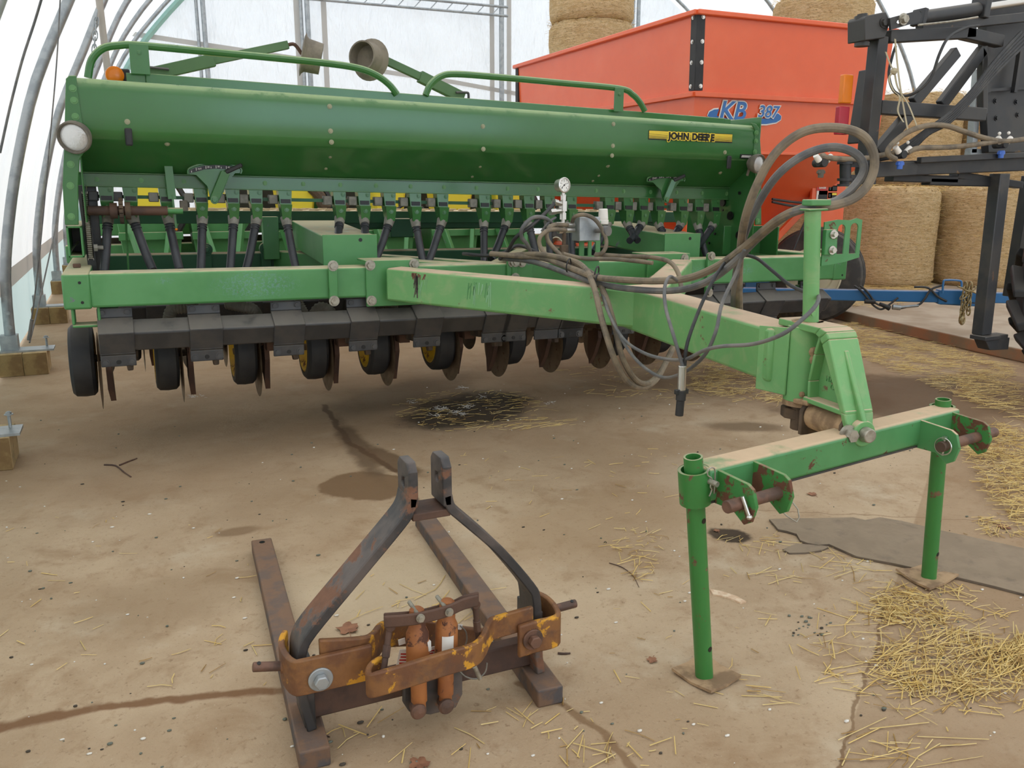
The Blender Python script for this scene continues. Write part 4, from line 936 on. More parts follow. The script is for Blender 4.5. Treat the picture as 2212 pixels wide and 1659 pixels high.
mb.plate([(0, -.005), (.10, .004), (.178, .02), (.178, .155), (.15, .162), (.12, .155), (.06, .158), (0, .150)], [slot(.083, .032, .035, .125), slot(.143, .034, .035, .128)], org, ex, ez, .005)
br = wpart('slotted_bracket', mb, M['hitchgreen'], post, smooth=0)
mb = MB(); mb.span((org.x - .005, 2.352, org.z + .035), (org.x + .045, 2.372, org.z + .125)); wpart('bracket_angle', mb, M['hitchgreen'], br, bevel=.003)
mb = MB()
for z in (.052, .108): mb.bolt(org + V((.024, -.024, z)), (0, -1, 0), .0105, .016)
drill.each('bracket_bolt', mb, M['chrome'], br)
# hitch crossbar
A, B = V((1.50, 2.0, .687)), V((2.82, 2.215, .682)); bd = (B - A).normalized(); bn = V((bd.y, -bd.x, 0)).normalized()
mb = MB(); mb.bar(A, B, .10, .105); cross = wpart('hitch_crossbar', mb, M['hitchgreen'], bevel=.012)
mb = MB(); mb.bar(A + V((0, 0, -.054)) + bn * .0, B + V((0, 0, -.054)), .095, .006); wpart('wear_strip', mb, M['black'], cross)
def ear(p, mat, parent):
    mb = MB(); pr = [(-.02, -.055), (.07, -.055), (.115, -.085), (.14, -.07), (.155, -.02), (.14, .028), (.12, .04), (-.02, .052)]
    mb.plate(pr, [], p - bd * .0065, bn, V((0, 0, 1)), .013); return wpart('clevis_ear', mb, mat, parent, bevel=.002)
def legset(top, bot, foot, side):
    mb = MB(); d = (top - bot).normalized(); LL = (top - bot).length; mb.lathe(bot, d, [(.012, 0), (.012, .0285), (LL, .0285), (LL, .0225), (LL - .07, .0225), (LL - .07, 0)], 24); o = wpart('stand_leg', mb, M['leggreen'])
    m2 = MB()
    for f in (.16, .74): c = bot + d * ((top - bot).length * f); e = V((.30, -.95, 0)).normalized(); m2.cyl(c + e * .020, c + e * .0290, .009, n=14)
    drill.each('leg_hole', m2, M['inkhollow'], o)
    m3 = MB(); F = [V((x, y, 0)) for x, y in foot]; c = sum(F, V()) / 4; mid = []
    vs = [c + V((0, 0, .004))] + [f + V((0, 0, .012)) for f in F] + [(F[i] + F[(i + 1) % 4]) / 2 + V((0, 0, .002)) for i in range(4)]
    fs = []
    for i in range(4): fs += [(0, 1 + i, 5 + i), (0, 5 + i, 1 + (i + 1) % 4)]
    nv = len(vs); vs = vs + [v + V((0, 0, .009)) for v in vs]; fs2 = [tuple(nv + i for i in f) for f in fs]; ringi = [1, 5, 2, 6, 3, 7, 4, 8]
    walls = [(ringi[i], ringi[(i + 1) % 8], nv + ringi[(i + 1) % 8], nv + ringi[i]) for i in range(8)]
    m3.add(vs, fs + fs2 + walls); wpart('foot_plate', m3, M['dusty'], o, label='dust covered square steel foot')
    return o
lA = legset(V((1.473, 1.985, .775)), V((1.583, 2.015, 0)), [(1.503, 2.084), (1.66, 2.13), (1.684, 1.959), (1.540, 1.925)], -1)
lB = legset(V((2.80, 2.225, .76)), V((2.848, 2.235, 0)), [(2.775, 2.335), (2.925, 2.32), (2.966, 2.192), (2.752, 2.150)], 1)
mb = MB(); c0, c1 = V((1.478, 1.986, .735)), V((1.493, 1.990, .628)); mb.cyl(c0, c1, .047, n=28, caps=False); mb.cyl(c0, c1, .038, n=28, caps=False)
mb.lathe(c1, c0 - c1, [(0, .038), (0, .047)], 28); mb.lathe(c0, c0 - c1, [(-.001, .038), (-.001, .047)], 28); wpart('leg_sleeve', mb, M['leggreen'], cross)
mb = MB(); c0, c1 = V((2.80, 2.226, .735)), V((2.805, 2.228, .63)); mb.cyl(c0, c1, .046, n=28, caps=False); mb.cyl(c0, c1, .037, n=28, caps=False); mb.lathe(c0, c0 - c1, [(-.001, .037), (-.001, .046)], 28); wpart('leg_sleeve', mb, M['leggreen'], cross)
for u in (.055, .21, 1.095, 1.30): ear(A + bd * u + bn * .045 + V((0, 0, -.005)), M['rustgreen'] if u < .3 or u > 1.2 else M['hitchgreen'], cross)
for u0, u1 in ((-.03, .235), (1.045, 1.40)):
    p, q = A + bd * u0 + bn * .15 + V((0, 0, -.025)), A + bd * u1 + bn * .15 + V((0, 0, -.025)); mb = MB(); mb.cyl(p, q, .019, n=20); wpart('hitch_pin', mb, M['rustpin'], cross, bevel=.002)
mb = MB(); p = A + bd * .02 + bn * .15 + V((0, 0, -.025)); mb.cyl(p + V((-.002, -.016, .028)), p + V((.012, -.035, -.03)), .006); mb.sph(p + V((.012, -.035, -.03)), .009, 8); wpart('lynch_pin', mb, M['chrome'], cross)
mb = MB(); p = A + bd * 1.065 + bn * .15 + V((0, 0, -.025)); mb.ring(p - bd * .004, bd, .03, .0022, 28, 6); mb.cyl(p + V((0, 0, .034)), p + V((0, 0, -.034)), .004); mb.box(p + V((.0, -.0, .03)), (.012, .012, .012)); wpart('lynch_pin_ring', mb, M['chrome'], cross)
mb = MB(); p = A + bd * .245 + bn * .13 + V((0, 0, -.055)); mb.tube([p, p + V((-.04, -.02, -.02)), p + V((.0, -.06, -.06)), p + V((.03, -.03, -.035)), p + V((.01, .0, .0))], .0022, 6, 2); mb.cyl(p + V((-.008, 0, .022)), p + V((.012, -.01, -.006)), .0065); wpart('lynch_pin', mb, M['zinc'], cross)
mb = MB(); p = V((1.505, 1.935, .715)); mb.tube([p + V((.012, 0, -.045)), p + V((.012, 0, .02)), p + V((.004, 0, .036)), p + V((-.012, 0, .034)), p + V((-.014, 0, .016)), p + V((.002, 0, .002)), p + V((-.004, -.002, -.02)), p + V((.002, -.002, -.03)), p + V((-.006, -.002, -.05))], .0022, 6, 4); wpart('hairpin_clip', mb, M['zinc'], cross)
mb = MB(); mb.cyl(p + V((.0, .01, -.008)), p + V((.008, -.02, -.01)), .0085); wpart('leg_pin', mb, M['zinc'], cross)

# ------------------------------------------------------------------ hydraulics
def hose(pts, r, mat, name='hydraulic_hose', sub=6, parent=None):
    mb = MB(); mb.tube([at(*q) for q in pts], r, 10, sub); return wpart(name, mb, M[mat], parent)
hose([(1060, 548, 4.9), (1120, 553, 4.7), (1175, 558, 4.5), (1235, 580, 4.15), (1285, 598, 3.85), (1340, 604, 3.6), (1420, 607, 3.35), (1490, 600, 3.15), (1555, 572, 2.95), (1615, 528, 2.75), (1680, 475, 2.55), (1740, 449, 2.42), (1800, 444, 2.38), (1850, 425, 2.38), (1882, 385, 2.38), (1888, 335, 2.38), (1862, 292, 2.4), (1805, 276, 2.45), (1735, 285, 2.5), (1676, 330, 2.55), (1635, 400, 2.6), (1608, 480, 2.7), (1598, 560, 2.9), (1596, 620, 3.0), (1597, 675, 3.1)], .0165, 'hose')
hose([(1080, 558, 4.9), (1150, 565, 4.6), (1230, 592, 4.15), (1290, 612, 3.85), (1360, 624, 3.55), (1450, 628, 3.25), (1520, 612, 3.0), (1580, 572, 2.85), (1640, 512, 2.7), (1700, 465, 2.5), (1755, 447, 2.4), (1810, 432, 2.42), (1852, 395, 2.42), (1866, 360, 2.42), (1845, 330, 2.44), (1795, 318, 2.5), (1735, 336, 2.55), (1680, 378, 2.6), (1638, 440, 2.7), (1606, 515, 2.8), (1590, 590, 2.95), (1585, 660, 3.1)], .0155, 'hosegrey')
hose([(1100, 552, 4.8), (1160, 549, 4.55), (1225, 560, 4.25), (1262, 578, 4.05), (1283, 620, 3.75), (1300, 690, 3.6), (1325, 770, 3.5), (1352, 822, 3.5), (1384, 837, 3.55), (1415, 822, 3.6), (1440, 780, 3.7), (1462, 730, 3.8), (1470, 690, 3.9)], .0155, 'hose')
hose([(1110, 560, 4.8), (1180, 558, 4.5), (1240, 572, 4.2), (1285, 596, 3.95), (1308, 640, 3.7), (1328, 705, 3.58), (1345, 775, 3.5), (1375, 822, 3.52), (1404, 826, 3.58), (1432, 795, 3.7), (1455, 745, 3.8), (1466, 700, 3.9)], .0145, 'hose')
hose([(1298, 612, 3.9), (1305, 645, 3.68), (1322, 690, 3.58), (1350, 745, 3.4), (1385, 788, 3.2), (1430, 815, 3.0), (1470, 808, 2.85), (1505, 785, 2.75), (1530, 755, 2.68), (1548, 710, 2.65), (1560, 655, 2.7), (1590, 590, 2.75), (1608, 540, 2.7)], .0075, 'hosegrey', 'electric_cable')
hose([(1296, 618, 3.9), (1312, 670, 3.6), (1345, 730, 3.4), (1390, 762, 3.1), (1440, 776, 2.9), (1481, 776, 2.75), (1521, 757, 2.62), (1560, 748, 2.52), (1628, 743, 2.42), (1690, 722, 2.30), (1735, 688, 2.26), (1762, 660, 2.28), (1768, 640, 2.36), (1756, 628, 2.5)], .0075, 'hosegrey', 'electric_cable')
hose([(1475, 792, 2.75), (1455, 725, 2.78), (1438, 665, 2.9), (1436, 620, 3.0), (1447, 598, 3.1), (1462, 606, 3.15)], .0075, 'hosegrey', 'electric_cable')
hose([(1479, 790, 2.75), (1485, 740, 2.75), (1512, 665, 2.8), (1542, 603, 2.85), (1570, 562, 2.9), (1585, 550, 2.85), (1630, 556, 2.8), (1665, 582, 2.7), (1705, 615, 2.6), (1742, 632, 2.5)], .0072, 'hoseblack', 'electric_cable')
mb = MB(); p0, p1 = at(1474, 790, 2.75), at(1472, 843, 2.75); mb.cyl(p0, p1, .0165, n=16); pl = wpart('trailer_plug', mb, M['chrome'], bevel=.002)
mb = MB(); p2 = at(1467, 898, 2.75); mb.cyl(p1, p1 + (p2 - p1) * .4, .020, n=16); mb.cyl(p1 + (p2 - p1) * .35, p2, .0165, n=16); mb.box(p1 + (p2 - p1) * .05, (.058, .02, .02)); wpart('plug_body', mb, M['rubber'], pl, bevel=.003)
# valve stack with pressure gauge on its stand near the bar
vb = at(1266, 494, 4.72); mb = MB(); mb.box(vb, (.145, .10, .145)); valve = wpart('valve_block', mb, M['galv'], bevel=.004)
mb = MB(); k0, k1 = vb + V((.04, -.05, -.01)), vb + V((.06, -.12, -.01)); mb.cyl(k0, k1, .014, n=10); mb.cyl(k1, k1 + (k1 - k0) * .5, .034, .030, n=22); wpart('control_knob', mb, M['hosegrey'], valve, bevel=.002)
mb = MB(); c = at(1217, 400, 4.70); s0, s1 = at(1216, 492, 4.72), at(1217, 420, 4.72); mb.cyl(s0, s1, .014, n=10); mb.cyl(s0 + (s1 - s0) * .25, s0 + (s1 - s0) * .45, .022, n=6); mb.cyl(s0 + (s1 - s0) * .5, s0 + (s1 - s0) * .8, .026, n=6); mb.cyl(s0 + (s1 - s0) * .82, s1, .018, n=6)
for (x0, y0, x1, y1) in ((1196, 436, 1216, 442), (1188, 458, 1216, 455), (1200, 486, 1240, 486), (1206, 498, 1240, 497)): a, b = at(x0, y0, 4.70), at(x1, y1, 4.72); mb.cyl(a, b, .015, n=8); mb.cyl(a, a + (b - a) * .4, .02, n=6)
wpart('fitting_stack', mb, M['chrome'], valve)
mb = MB(); d = V((.25, -.96, .05)).normalized(); mb.lathe(c, d, [(-.045, 0), (-.045, .036), (0, .042), (.004, .046), (.012, .046), (.014, .041), (.006, .038), (.006, 0)], 32); mb.cyl(c - V((0, 0, .06)), c - V((0, 0, .03)), .011); g = wpart('pressure_gauge', mb, M['chrome'], valve)
mb = MB(); mb.lathe(c, d, [(.0062, 0), (.0062, .0375), (.0075, .0375), (.0075, 0)], 28); wpart('gauge_face', mb, M['dialface'], g)
gx = V((0, 0, 1)).cross(d * -1).normalized() * -1; gx = d.cross(V((0, 0, 1))) * -1; gx = V((0, 0, 1)).cross(d).normalized(); gu = d.cross(gx)
mb = MB(); f = c + d * .0085; mb.bar(f - gx * .022 - gu * .016, f + gx * .012 + gu * .009, .0025, .0012, up=tuple(d)); mb.cyl(f - d * .001, f + d * .001, .005, n=10)
for i in range(9):
    a = math.radians(-45 + 270 * i / 8); q = gx * math.cos(a) + gu * math.sin(a); mb.bar(f + q * .034, f + q * .028, .0022, .001, up=tuple(d))
wpart('gauge_needle', mb, M['inkhollow'], g)
for i, tx in enumerate(('0', '1', '2', '3', '4')):
    a = math.radians(225 - 270 * i / 4); drill.text('gauge_number', tx, .011, f + (gx * math.cos(a) + gu * math.sin(a)) * .0225, gx, gu, M['inkhollow'], g, align='CENTER')
# stand with slots and warning decal, reservoir cap
a, b = at(1253, 478, 4.78), at(1296, 562, 4.78); mb = MB(); hgt = a.z - b.z; w = b.x - a.x
mb.plate([(0, 0), (w, 0), (w, hgt), (0, hgt)], [[(w * .22, .03), (w * .42, .03), (w * .42, hgt * .48), (w * .22, hgt * .48)], [(w * .58, .03), (w * .78, .03), (w * .78, hgt * .48), (w * .58, hgt * .48)]], V((a.x, 4.79, b.z)), X3, V((0, 0, 1)), .01); mb.span((a.x - .03, 4.79, b.z - .05), (b.x, 4.96, b.z + .01)); st = wpart('valve_stand', mb, M['green'], smooth=0)
a, b = at(1262, 479, 4.775), at(1291, 505, 4.775); mb = MB(); mb.span((a.x, 4.773, b.z), (b.x, 4.777, a.z)); dc = wpart('danger_decal', mb, M['inkhollow'], st)
mb = MB(); mb.span((a.x, 4.7715, a.z - .028), (b.x, 4.774, a.z)); mb.span((a.x, 4.7715, b.z), (b.x, 4.774, b.z + .004)); wpart('decal_header', mb, M['decalred'], dc)
drill.text('decal_lettering', 'DANGER', .019, V(((a.x + b.x) / 2 + .006, 4.7705, a.z - .014)), X3, (0, 0, 1), M['white'], dc, bold=.0006, align='CENTER')
for i, tx in enumerate(('UNDER PRESSURE', 'RELIEVE BEFORE', 'SERVICE')): drill.text('decal_lettering', tx, .010, V((a.x + .004, 4.7722, a.z - .038 - i * .013)), X3, (0, 0, 1), M['white'], dc)
mb = MB(); a, b = at(1303, 451, 4.8), at(1303, 474, 4.8); mb.cyl(b, a, .032, .028, n=22); mb.cyl(b - V((0, 0, .03)), b, .034, n=22); wpart('breather_cap', mb, M['white'], st, bevel=.004)
def small(pts, r=.011, mat='hoseblack'): return hose(pts, r, mat, 'hydraulic_hose', 6, valve)
small([(1200, 437, 4.70), (1180, 458, 4.68), (1150, 486, 4.65), (1115, 512, 4.7), (1098, 540, 4.8), (1080, 560, 4.85)]); small([(1198, 490, 4.70), (1180, 472, 4.65), (1152, 470, 4.65), (1130, 490, 4.65), (1126, 510, 4.68), (1140, 530, 4.7), (1148, 550, 4.75)], .012, 'hosegrey')
small([(1226, 486, 4.68), (1196, 486, 4.62), (1182, 500, 4.6), (1184, 520, 4.6), (1205, 545, 4.55), (1235, 570, 4.4)], .013, 'hose'); small([(1222, 497, 4.68), (1190, 496, 4.6), (1168, 510, 4.58), (1166, 530, 4.58), (1180, 550, 4.55), (1200, 562, 4.5)], .013, 'hose')
small([(1236, 480, 4.72), (1242, 468, 4.66), (1262, 464, 4.62), (1285, 474, 4.6), (1303, 500, 4.58), (1310, 525, 4.56), (1302, 545, 4.56), (1285, 552, 4.6)], .0125, 'hose'); small([(1160, 545, 4.85), (1120, 530, 4.9), (1090, 545, 4.9), (1050, 552, 4.95), (1000, 548, 5.1)], .011)
small([(1285, 549, 4.6), (1340, 553, 4.5), (1400, 555, 4.3), (1445, 565, 4.1), (1465, 590, 4.0), (1472, 625, 3.9)], .013, 'hose'); small([(1215, 548, 4.5), (1260, 558, 4.5), (1330, 560, 4.4), (1410, 568, 4.2)], .0125, 'hose'); small([(1200, 470, 4.7), (1185, 480, 4.66), (1170, 500, 4.66)], .008, 'hosegrey')
mb = MB(); a = at(1218, 545, 4.70); mb.box(a, (.05, .03, .09)); mb.cyl(a + V((0, 0, .03)), a + V((0, 0, .12)), .012); wpart('solenoid_valve', mb, M['castdirt'], valve, bevel=.004)
for q in ((1228, 573, 4.16), (1289, 590, 3.86), (1290, 606, 3.82)):
    c = at(*q); mb = MB(); mb.ring(c, (1, -1, -.2), .036, .004, 18, 6); wpart('cable_tie', mb, M['rubber'])
# ------------------------------------------------------------------ orange grain wagon
wag = Thing('grain_wagon', 'orange grain wagon with black corner strap and blue running gear parked behind the drill', 'wagon', (6.6, 9.6, 0))
nA = V((5.32, 7.45, 0)); XR, YR = 2.62, 4.3
def ringp(z, ins): return [nA + V((ins, ins, z)), nA + V((XR - ins, ins, z)), nA + V((XR - ins, YR - ins, z)), nA + V((ins, YR - ins, z))]
def skin(mb, r0, r1, th=.012):
    c = sum(r0, V()) / 4
    for i in range(4):
        a, b, d, e = r0[i], r0[(i + 1) % 4], r1[(i + 1) % 4], r1[i]; n = (b - a).cross(e - a).normalized() * -th
        mb.hexa([a, b, b + n, a + n, e, d, d + n, e + n])
mb = MB(); skin(mb, ringp(2.47, .03), ringp(3.215, 0)); ext = wag.add('hopper_extension', mb, M['orange'])
mb = MB(); T = ringp(3.215, -.02)
for i in range(4): mb.bar(T[i], T[(i + 1) % 4], .06, .05)
wag.add('top_rim', mb, M['orange'], ext, bevel=.01)
mb = MB(); skin(mb, ringp(1.90, .06), ringp(2.47, .03)); hop = wag.add('hopper_body', mb, M['orange'])
mb = MB(); T = ringp(2.455, .005)
for i in range(4): mb.bar(T[i], T[(i + 1) % 4], .05, .05)
T = ringp(1.90, .055)
for i in range(4): mb.bar(T[i], T[(i + 1) % 4], .02, .03)
wag.add('seam_flange', mb, M['orange'], hop, bevel=.006)
mb = MB(); lowr = [nA + V((.75, .9, 1.05)), nA + V((1.9, .9, 1.05)), nA + V((1.9, YR - .9, 1.05)), nA + V((.75, YR - .9, 1.05))]; skin(mb, lowr, ringp(1.90, .06)); wag.add('hopper_bottom', mb, M['orange'], hop)
mb = MB()
for (x, y) in ((.40, .5), (XR - .42, .45), (.40, YR - .4), (XR - .4, YR - .4)): mb.span(nA + V((x - .1, y - .04, .75)), nA + V((x + .22, y + .04, 1.72)))
mb.span(nA + V((.3, .42, 1.66)), nA + V((XR - .2, .50, 1.80))); mb.span(nA + V((.35, .3, .70)), nA + V((XR - .35, YR - .3, .80)))
mb.bar(nA + V((.3, .5, 1.6)), nA + V((1.3, .5, .8)), .05, .08); mb.bar(nA + V((XR - .3, .5, 1.6)), nA + V((1.4, .5, .8)), .05, .08)
wag.add('support_frame', mb, M['orange'], bevel=.006)
mb = MB(); mb.span(nA + V((.1, .15, .70)), nA + V((XR - .25, YR - .1, .74))); wag.add('added_shade_plate', mb, M['castdirt'])  # added plate, keeps floor bounce off the hopper bottom to darken it
mb = MB()
for s in ((-1, 0), (0, -1)):
    pass
c0, c1 = nA + V((.03, .03, 2.49)), nA + V((0, 0, 3.235))
mb.hexa([c0 + V((-.012, .09, 0)), c0 + V((-.012, -.012, 0)), c0 + V((.09, -.012, 0)), c0 + V((.0, .0, 0)), c1 + V((-.012, .09, 0)), c1 + V((-.012, -.012, 0)), c1 + V((.09, -.012, 0)), c1])
cs = wag.add('corner_strap', mb, M['rubber'], ext, bevel=.008)
mb = MB()
for f in (.06, .36, .62, .92):
    c = c0 + (c1 - c0) * f; mb.bolt(c + V((-.012, .055, 0)), (-1, 0, 0), .014, .01); mb.bolt(c + V((.06, -.012, 0)), (0, -1, 0), .014, .01)
wag.each('strap_bolt', mb, M['chrome'], cs)
mb = MB(); c0 = nA + V((.03, YR - .03, 2.49)); mb.span(c0 + V((-.04, -.05, 0)), c0 + V((0, .03, .72))); wag.add('corner_strap', mb, M['rubber'], ext)
# side decal
yd = nA.y + .040; a, b = at(1528, 268, yd), at(1688, 225, yd); dz = lambda x, y: at(x, y, yd)
yf = lambda p, o=.0: V((p.x, nA.y + .03 + (2.47 - p.z) / .57 * .03 - o, p.z))
def flat(pxs, off, mat, name, parent):
    mb = MB(); P = [yf(dz(*q), off) for q in pxs]; mb.prism(P, (0, .004, 0)); return wag.add(name, mb, M[mat], parent)
sw_out = [(1526, 250), (1530, 240), (1540, 234), (1551, 233), (1549, 238), (1546, 250), (1556, 254), (1570, 256), (1640, 258), (1660, 256), (1668, 250), (1672, 244), (1680, 244), (1687, 251), (1686, 260), (1676, 267), (1655, 271), (1640, 271), (1600, 269), (1560, 266), (1538, 261)]
cxm = 1606; sw_in = [(cxm + (x - cxm) * .985, 252 + (y - 252) * .84) for x, y in sw_out]
d0 = flat(sw_out, .010, 'white', 'side_decal', hop); flat(sw_in, .014, 'decalblue', 'decal_swoosh', d0)
pk = yf(dz(1578, 241), .018); right = V((1, 0, 0)); upz = V((0, .05, 1))
wag.text('decal_outline', 'KB', .25, pk, right, upz, M['white'], d0, bold=.016, shear=.25, align='CENTER', sx=1.1)
wag.text('decal_letters', 'KB', .25, pk + V((0, -.006, 0)), right, upz, M['decalblue'], d0, bold=.004, shear=.25, align='CENTER', sx=1.1)
pk = yf(dz(1655, 243), .018)
wag.text('decal_outline', '387', .17, pk, right, upz, M['white'], d0, bold=.011, shear=.25, align='CENTER', sx=1.05)
wag.text('decal_letters', '387', .17, pk + V((0, -.006, 0)), right, upz, M['decalblue'], d0, bold=.002, shear=.25, align='CENTER', sx=1.05)
pk = yf(dz(1608, 263.5), .022)
wag.text('decal_letters', 'Killbros', .05, pk, right, upz, M['white'], d0, bold=.0012, shear=.1, align='CENTER')
# warning decals on the near leg
def wplate(x0, y0, x1, y1, parts, Y=7.86):
    a, b = at(x0, y0, Y), at(x1, y1, Y); mb = MB(); mb.span((a.x, Y, b.z), (b.x, Y + .006, a.z)); o = wag.add('warning_decal', mb, M['white'])
    for (f0, g0, f1, g1, mat) in parts:
        m2 = MB(); m2.span((a.x + (b.x - a.x) * f0, Y - .003, a.z + (b.z - a.z) * g1), (a.x + (b.x - a.x) * f1, Y + .001, a.z + (b.z - a.z) * g0)); wag.add('decal_panel', m2, M[mat], o)
    return o, a, b
o, a, b = wplate(1765, 400, 1787, 412, [(0, 0, 1, 1, 'decalred')]); wag.text('decal_letters', 'DANGER', .026, V(((a.x + b.x) / 2, 7.853, (a.z + b.z) / 2)), right, (0, 0, 1), M['white'], o, bold=.001, align='CENTER')
wplate(1765, 411, 1786, 440, [(.15, .32, .95, .7, 'inkhollow')])
wplate(1790, 401, 1808, 413, [(.45, .15, .95, .85, 'inkhollow'), (.1, .2, .3, .8, 'inkhollow')]); wplate(1789, 416, 1807, 428, [(.45, .5, .95, .9, 'inkhollow'), (.45, .08, .95, .45, 'decalyellow'), (.1, .2, .3, .8, 'inkhollow')])
# leg panel carrying the decals
a, b = at(1757, 382, 7.87), at(1822, 455, 7.87); mb = MB(); mb.span((a.x, 7.868, b.z - .25), (b.x, 7.90, a.z)); wag.add('leg_panel', mb, M['orange'])
a, b = at(1748, 445, 7.9), at(1760, 560, 7.9); mb = MB(); mb.bar(at(1754, 440, 7.9), at(1742, 560, 7.95), .08, .05); mb.bar(at(1700, 555, 7.9), at(1790, 470, 7.9), .06, .05); wag.add('ladder_strut', mb, M['orange'])
for q in ([(1668, 430), (1720, 437), (1760, 438), (1800, 434)], [(1668, 436), (1715, 445), (1770, 445)], [(1752, 450), (1730, 500), (1712, 545)], [(1757, 455), (1745, 500), (1738, 560)]):
    mb = MB(); mb.tube([at(x, y, 7.75) for x, y in q], .014, 8, 5); wag.add('brake_hose', mb, M['hoseblack'])
# running gear
wc = at(1760, 597, 7.78); axd = V((.93, -.36, 0)).normalized(); axd = V((-.80, -.60, 0)).normalized(); tdir = V((.60, -.80, 0))
R = .545; wc = V((wc.x, wc.y, R))
def wheel(c, d, rim_out=True):
    mb = MB(); W = .14; mb.lathe(c, d, [(-W, R * .60), (-W * 1.05, R * .80), (-W * .8, R * .96), (-W * .4, R), (W * .4, R), (W * .8, R * .96), (W * 1.05, R * .80), (W, R * .60), (W * .8, R * .56), (-W * .8, R * .56)], 44)
    t = wag.add('wheel', mb, M['tire'], label='big rubber wagon wheel')
    mb = MB()
    for k in (-.05, .05): mb.ring(c + d * k, d, R * .995, .012, 44, 6)
    wag.add('tread_ribs', mb, M['tire'], t)
    mb = MB(); mb.lathe(c, d, [(W * .95, R * .60), (W * .98, R * .56), (W * .5, R * .53), (W * .45, R * .40), (W * .2, R * .36), (W * .3, R * .12), (W * .6, R * .1), (W * .6, 0)], 36); mb.lathe(c, -d, [(W * .95, R * .60), (W * .98, R * .56), (W * .5, R * .53), (W * .3, R * .12), (W * .6, 0)], 36); wag.add('wheel_rim', mb, M['creamrim'], t)
M['creamrim'] = paint('cream_wheel_rim', srgb(206, 198, 170), .5)
wheel(wc, axd)
ctr = wc - axd * 1.0 ; ctr = V((6.55, 8.45, R)); wheel(V((5.75, 9.1, R)), axd)
for x in (5.75, 7.45): wheel(V((x, 11.0, R)), V((-1, 0, 0)))
mb = MB(); mb.bar(V((5.75, 9.1, R)), wc, .10, .12); mb.bar(V((5.75, 11, R)), V((7.45, 11, R)), .10, .12); mb.bar(V((6.6, 8.5, .62)), V((6.6, 11, .62)), .12, .12)
for x in (5.95, 7.2): mb.span((x - .05, 8.3, .62), (x + .05, 11.2, .72))
a, b = at(1600, 595, 8.2), at(1696, 624, 8.2); mb.span((a.x, 8.1, b.z), (b.x, 8.3, a.z))
wag.add('running_gear', mb, M['blue'], bevel=.01)
p0, p1 = gz(1785, 636, .50), gz(2052, 641, .50); dd = (p1 - p0).normalized(); pb = p0 - dd * 1.7
mb = MB(); mb.bar(pb, p1 + dd * .05, .09, .11); tg = wag.add('wagon_tongue', mb, M['blue'], bevel=.01)
mb = MB(); mb.bar(p1 - dd * .12, p1 + dd * .10, .12, .14); mb.bar(p1 + dd * .08, p1 + dd * .62, .085, .10); mb.bar(p1 + dd * .6, p1 + dd * .9, .03, .03); mb.bar(p1 - dd * .1 + V((0, 0, -.06)), p1 + dd * .3 + V((0, 0, -.075)), .07, .03); wag.add('tongue_sleeve', mb, M['blue'], tg, bevel=.008)
mb = MB(); mb.tube([at(2036, 634, p1.y - .02), at(2038, 609, p1.y - .02), at(2044, 605, p1.y - .02), at(2072, 606, p1.y - .02), at(2077, 611, p1.y - .03), at(2077, 622, p1.y - .04)], .010, 8, 3); wag.add('tongue_handle', mb, M['blue'], tg)
def tp(x, y, o=.0):
    # a point on the upright plane through the tongue
    n = V((dd.y, -dd.x, 0)); r = _ray(x, y); return EYEV + r * ((n.dot(p0) - .0 + n.dot(V((0, 0, 0)))) / n.dot(r)) - _ray(x, y) * (.06 + o)
mb = MB(); mb.tube([tp(1845, 617), tp(1862, 630), tp(1880, 652), tp(1890, 662), tp(1905, 668), tp(1925, 655), tp(1940, 643)], .010, 8, 5); mb.tube([tp(1858, 617), tp(1875, 632), tp(1892, 655), tp(1912, 662)], .010, 8, 5); wag.add('tongue_cable', mb, M['hoseblack'], tg)
mb = MB(); mb.tube([tp(1975, 620), tp(2005, 622), tp(2025, 640), tp(2045, 651)], .011, 8, 5); mb.tube([tp(2040, 615), tp(2012, 625), tp(1998, 645), tp(1985, 658), tp(1960, 663), tp(1945, 666)], .011, 8, 5); wag.add('tongue_cable', mb, M['hoseblack'], tg)
mb = MB(); mb.cyl(tp(1868, 651), tp(1890, 652), .022); mb.cyl(tp(1900, 656), tp(1922, 666), .016, .026); wag.add('cable_socket', mb, M['rubber'], tg)
mb = MB(); mb.cyl(tp(1928, 663), tp(1945, 665), .026); mb.cyl(tp(1945, 664), tp(1984, 660), .014); wag.add('trailer_plug', mb, M['galv'], tg)
# chain heaped on the tongue tip
def link(mb, c, d, u, l=.042, w=.02, r=.0075):
    d = V(d).normalized(); u = V(u); u = (u - d * u.dot(d)).normalized()
    mb.tube([c + d * (l * math.cos(t)) + u * (w * math.sin(t)) for t in (math.tau * i / 10 for i in range(10))], r, 6, 1, True)
mb = MB(); M['brass'] = paint('yellow_plated_chain', srgb(164, 146, 106), .4, metal=.6, fade=srgb(110, 96, 70), fs=40)
for s, e, n in (((2085, 618), (2076, 690), 9), ((2096, 618), (2092, 672), 7), ((2082, 640), (2100, 625), 3), ((2090, 650), (2080, 668), 3), ((2078, 622), (2100, 630), 3)):
    for i in range(n):
        f = i / (n - 1); c = tp(s[0] + (e[0] - s[0]) * f, s[1] + (e[1] - s[1]) * f, .06); link(mb, c, tp(e[0], e[1]) - tp(s[0], s[1]), (1, 0, 0) if i % 2 else (0, 1, 0.2))
single('safety_chain', mb, M['brass'], 'brass coloured safety chain heaped over the blue wagon tongue', 'chain', loc=tp(2088, 620, .06))
mb = MB(); c = tp(2079, 692, .06); mb.ring(c, (.3, -1, 0), .034, .014, 18, 8); mb.box(c + V((0, 0, .05)), (.03, .02, .05)); ch = bpy.data.objects['safety_chain']
o = mesh_obj('chain_hook', mb, M['brass'], Matrix.Translation(-ch.location)); o.parent = ch

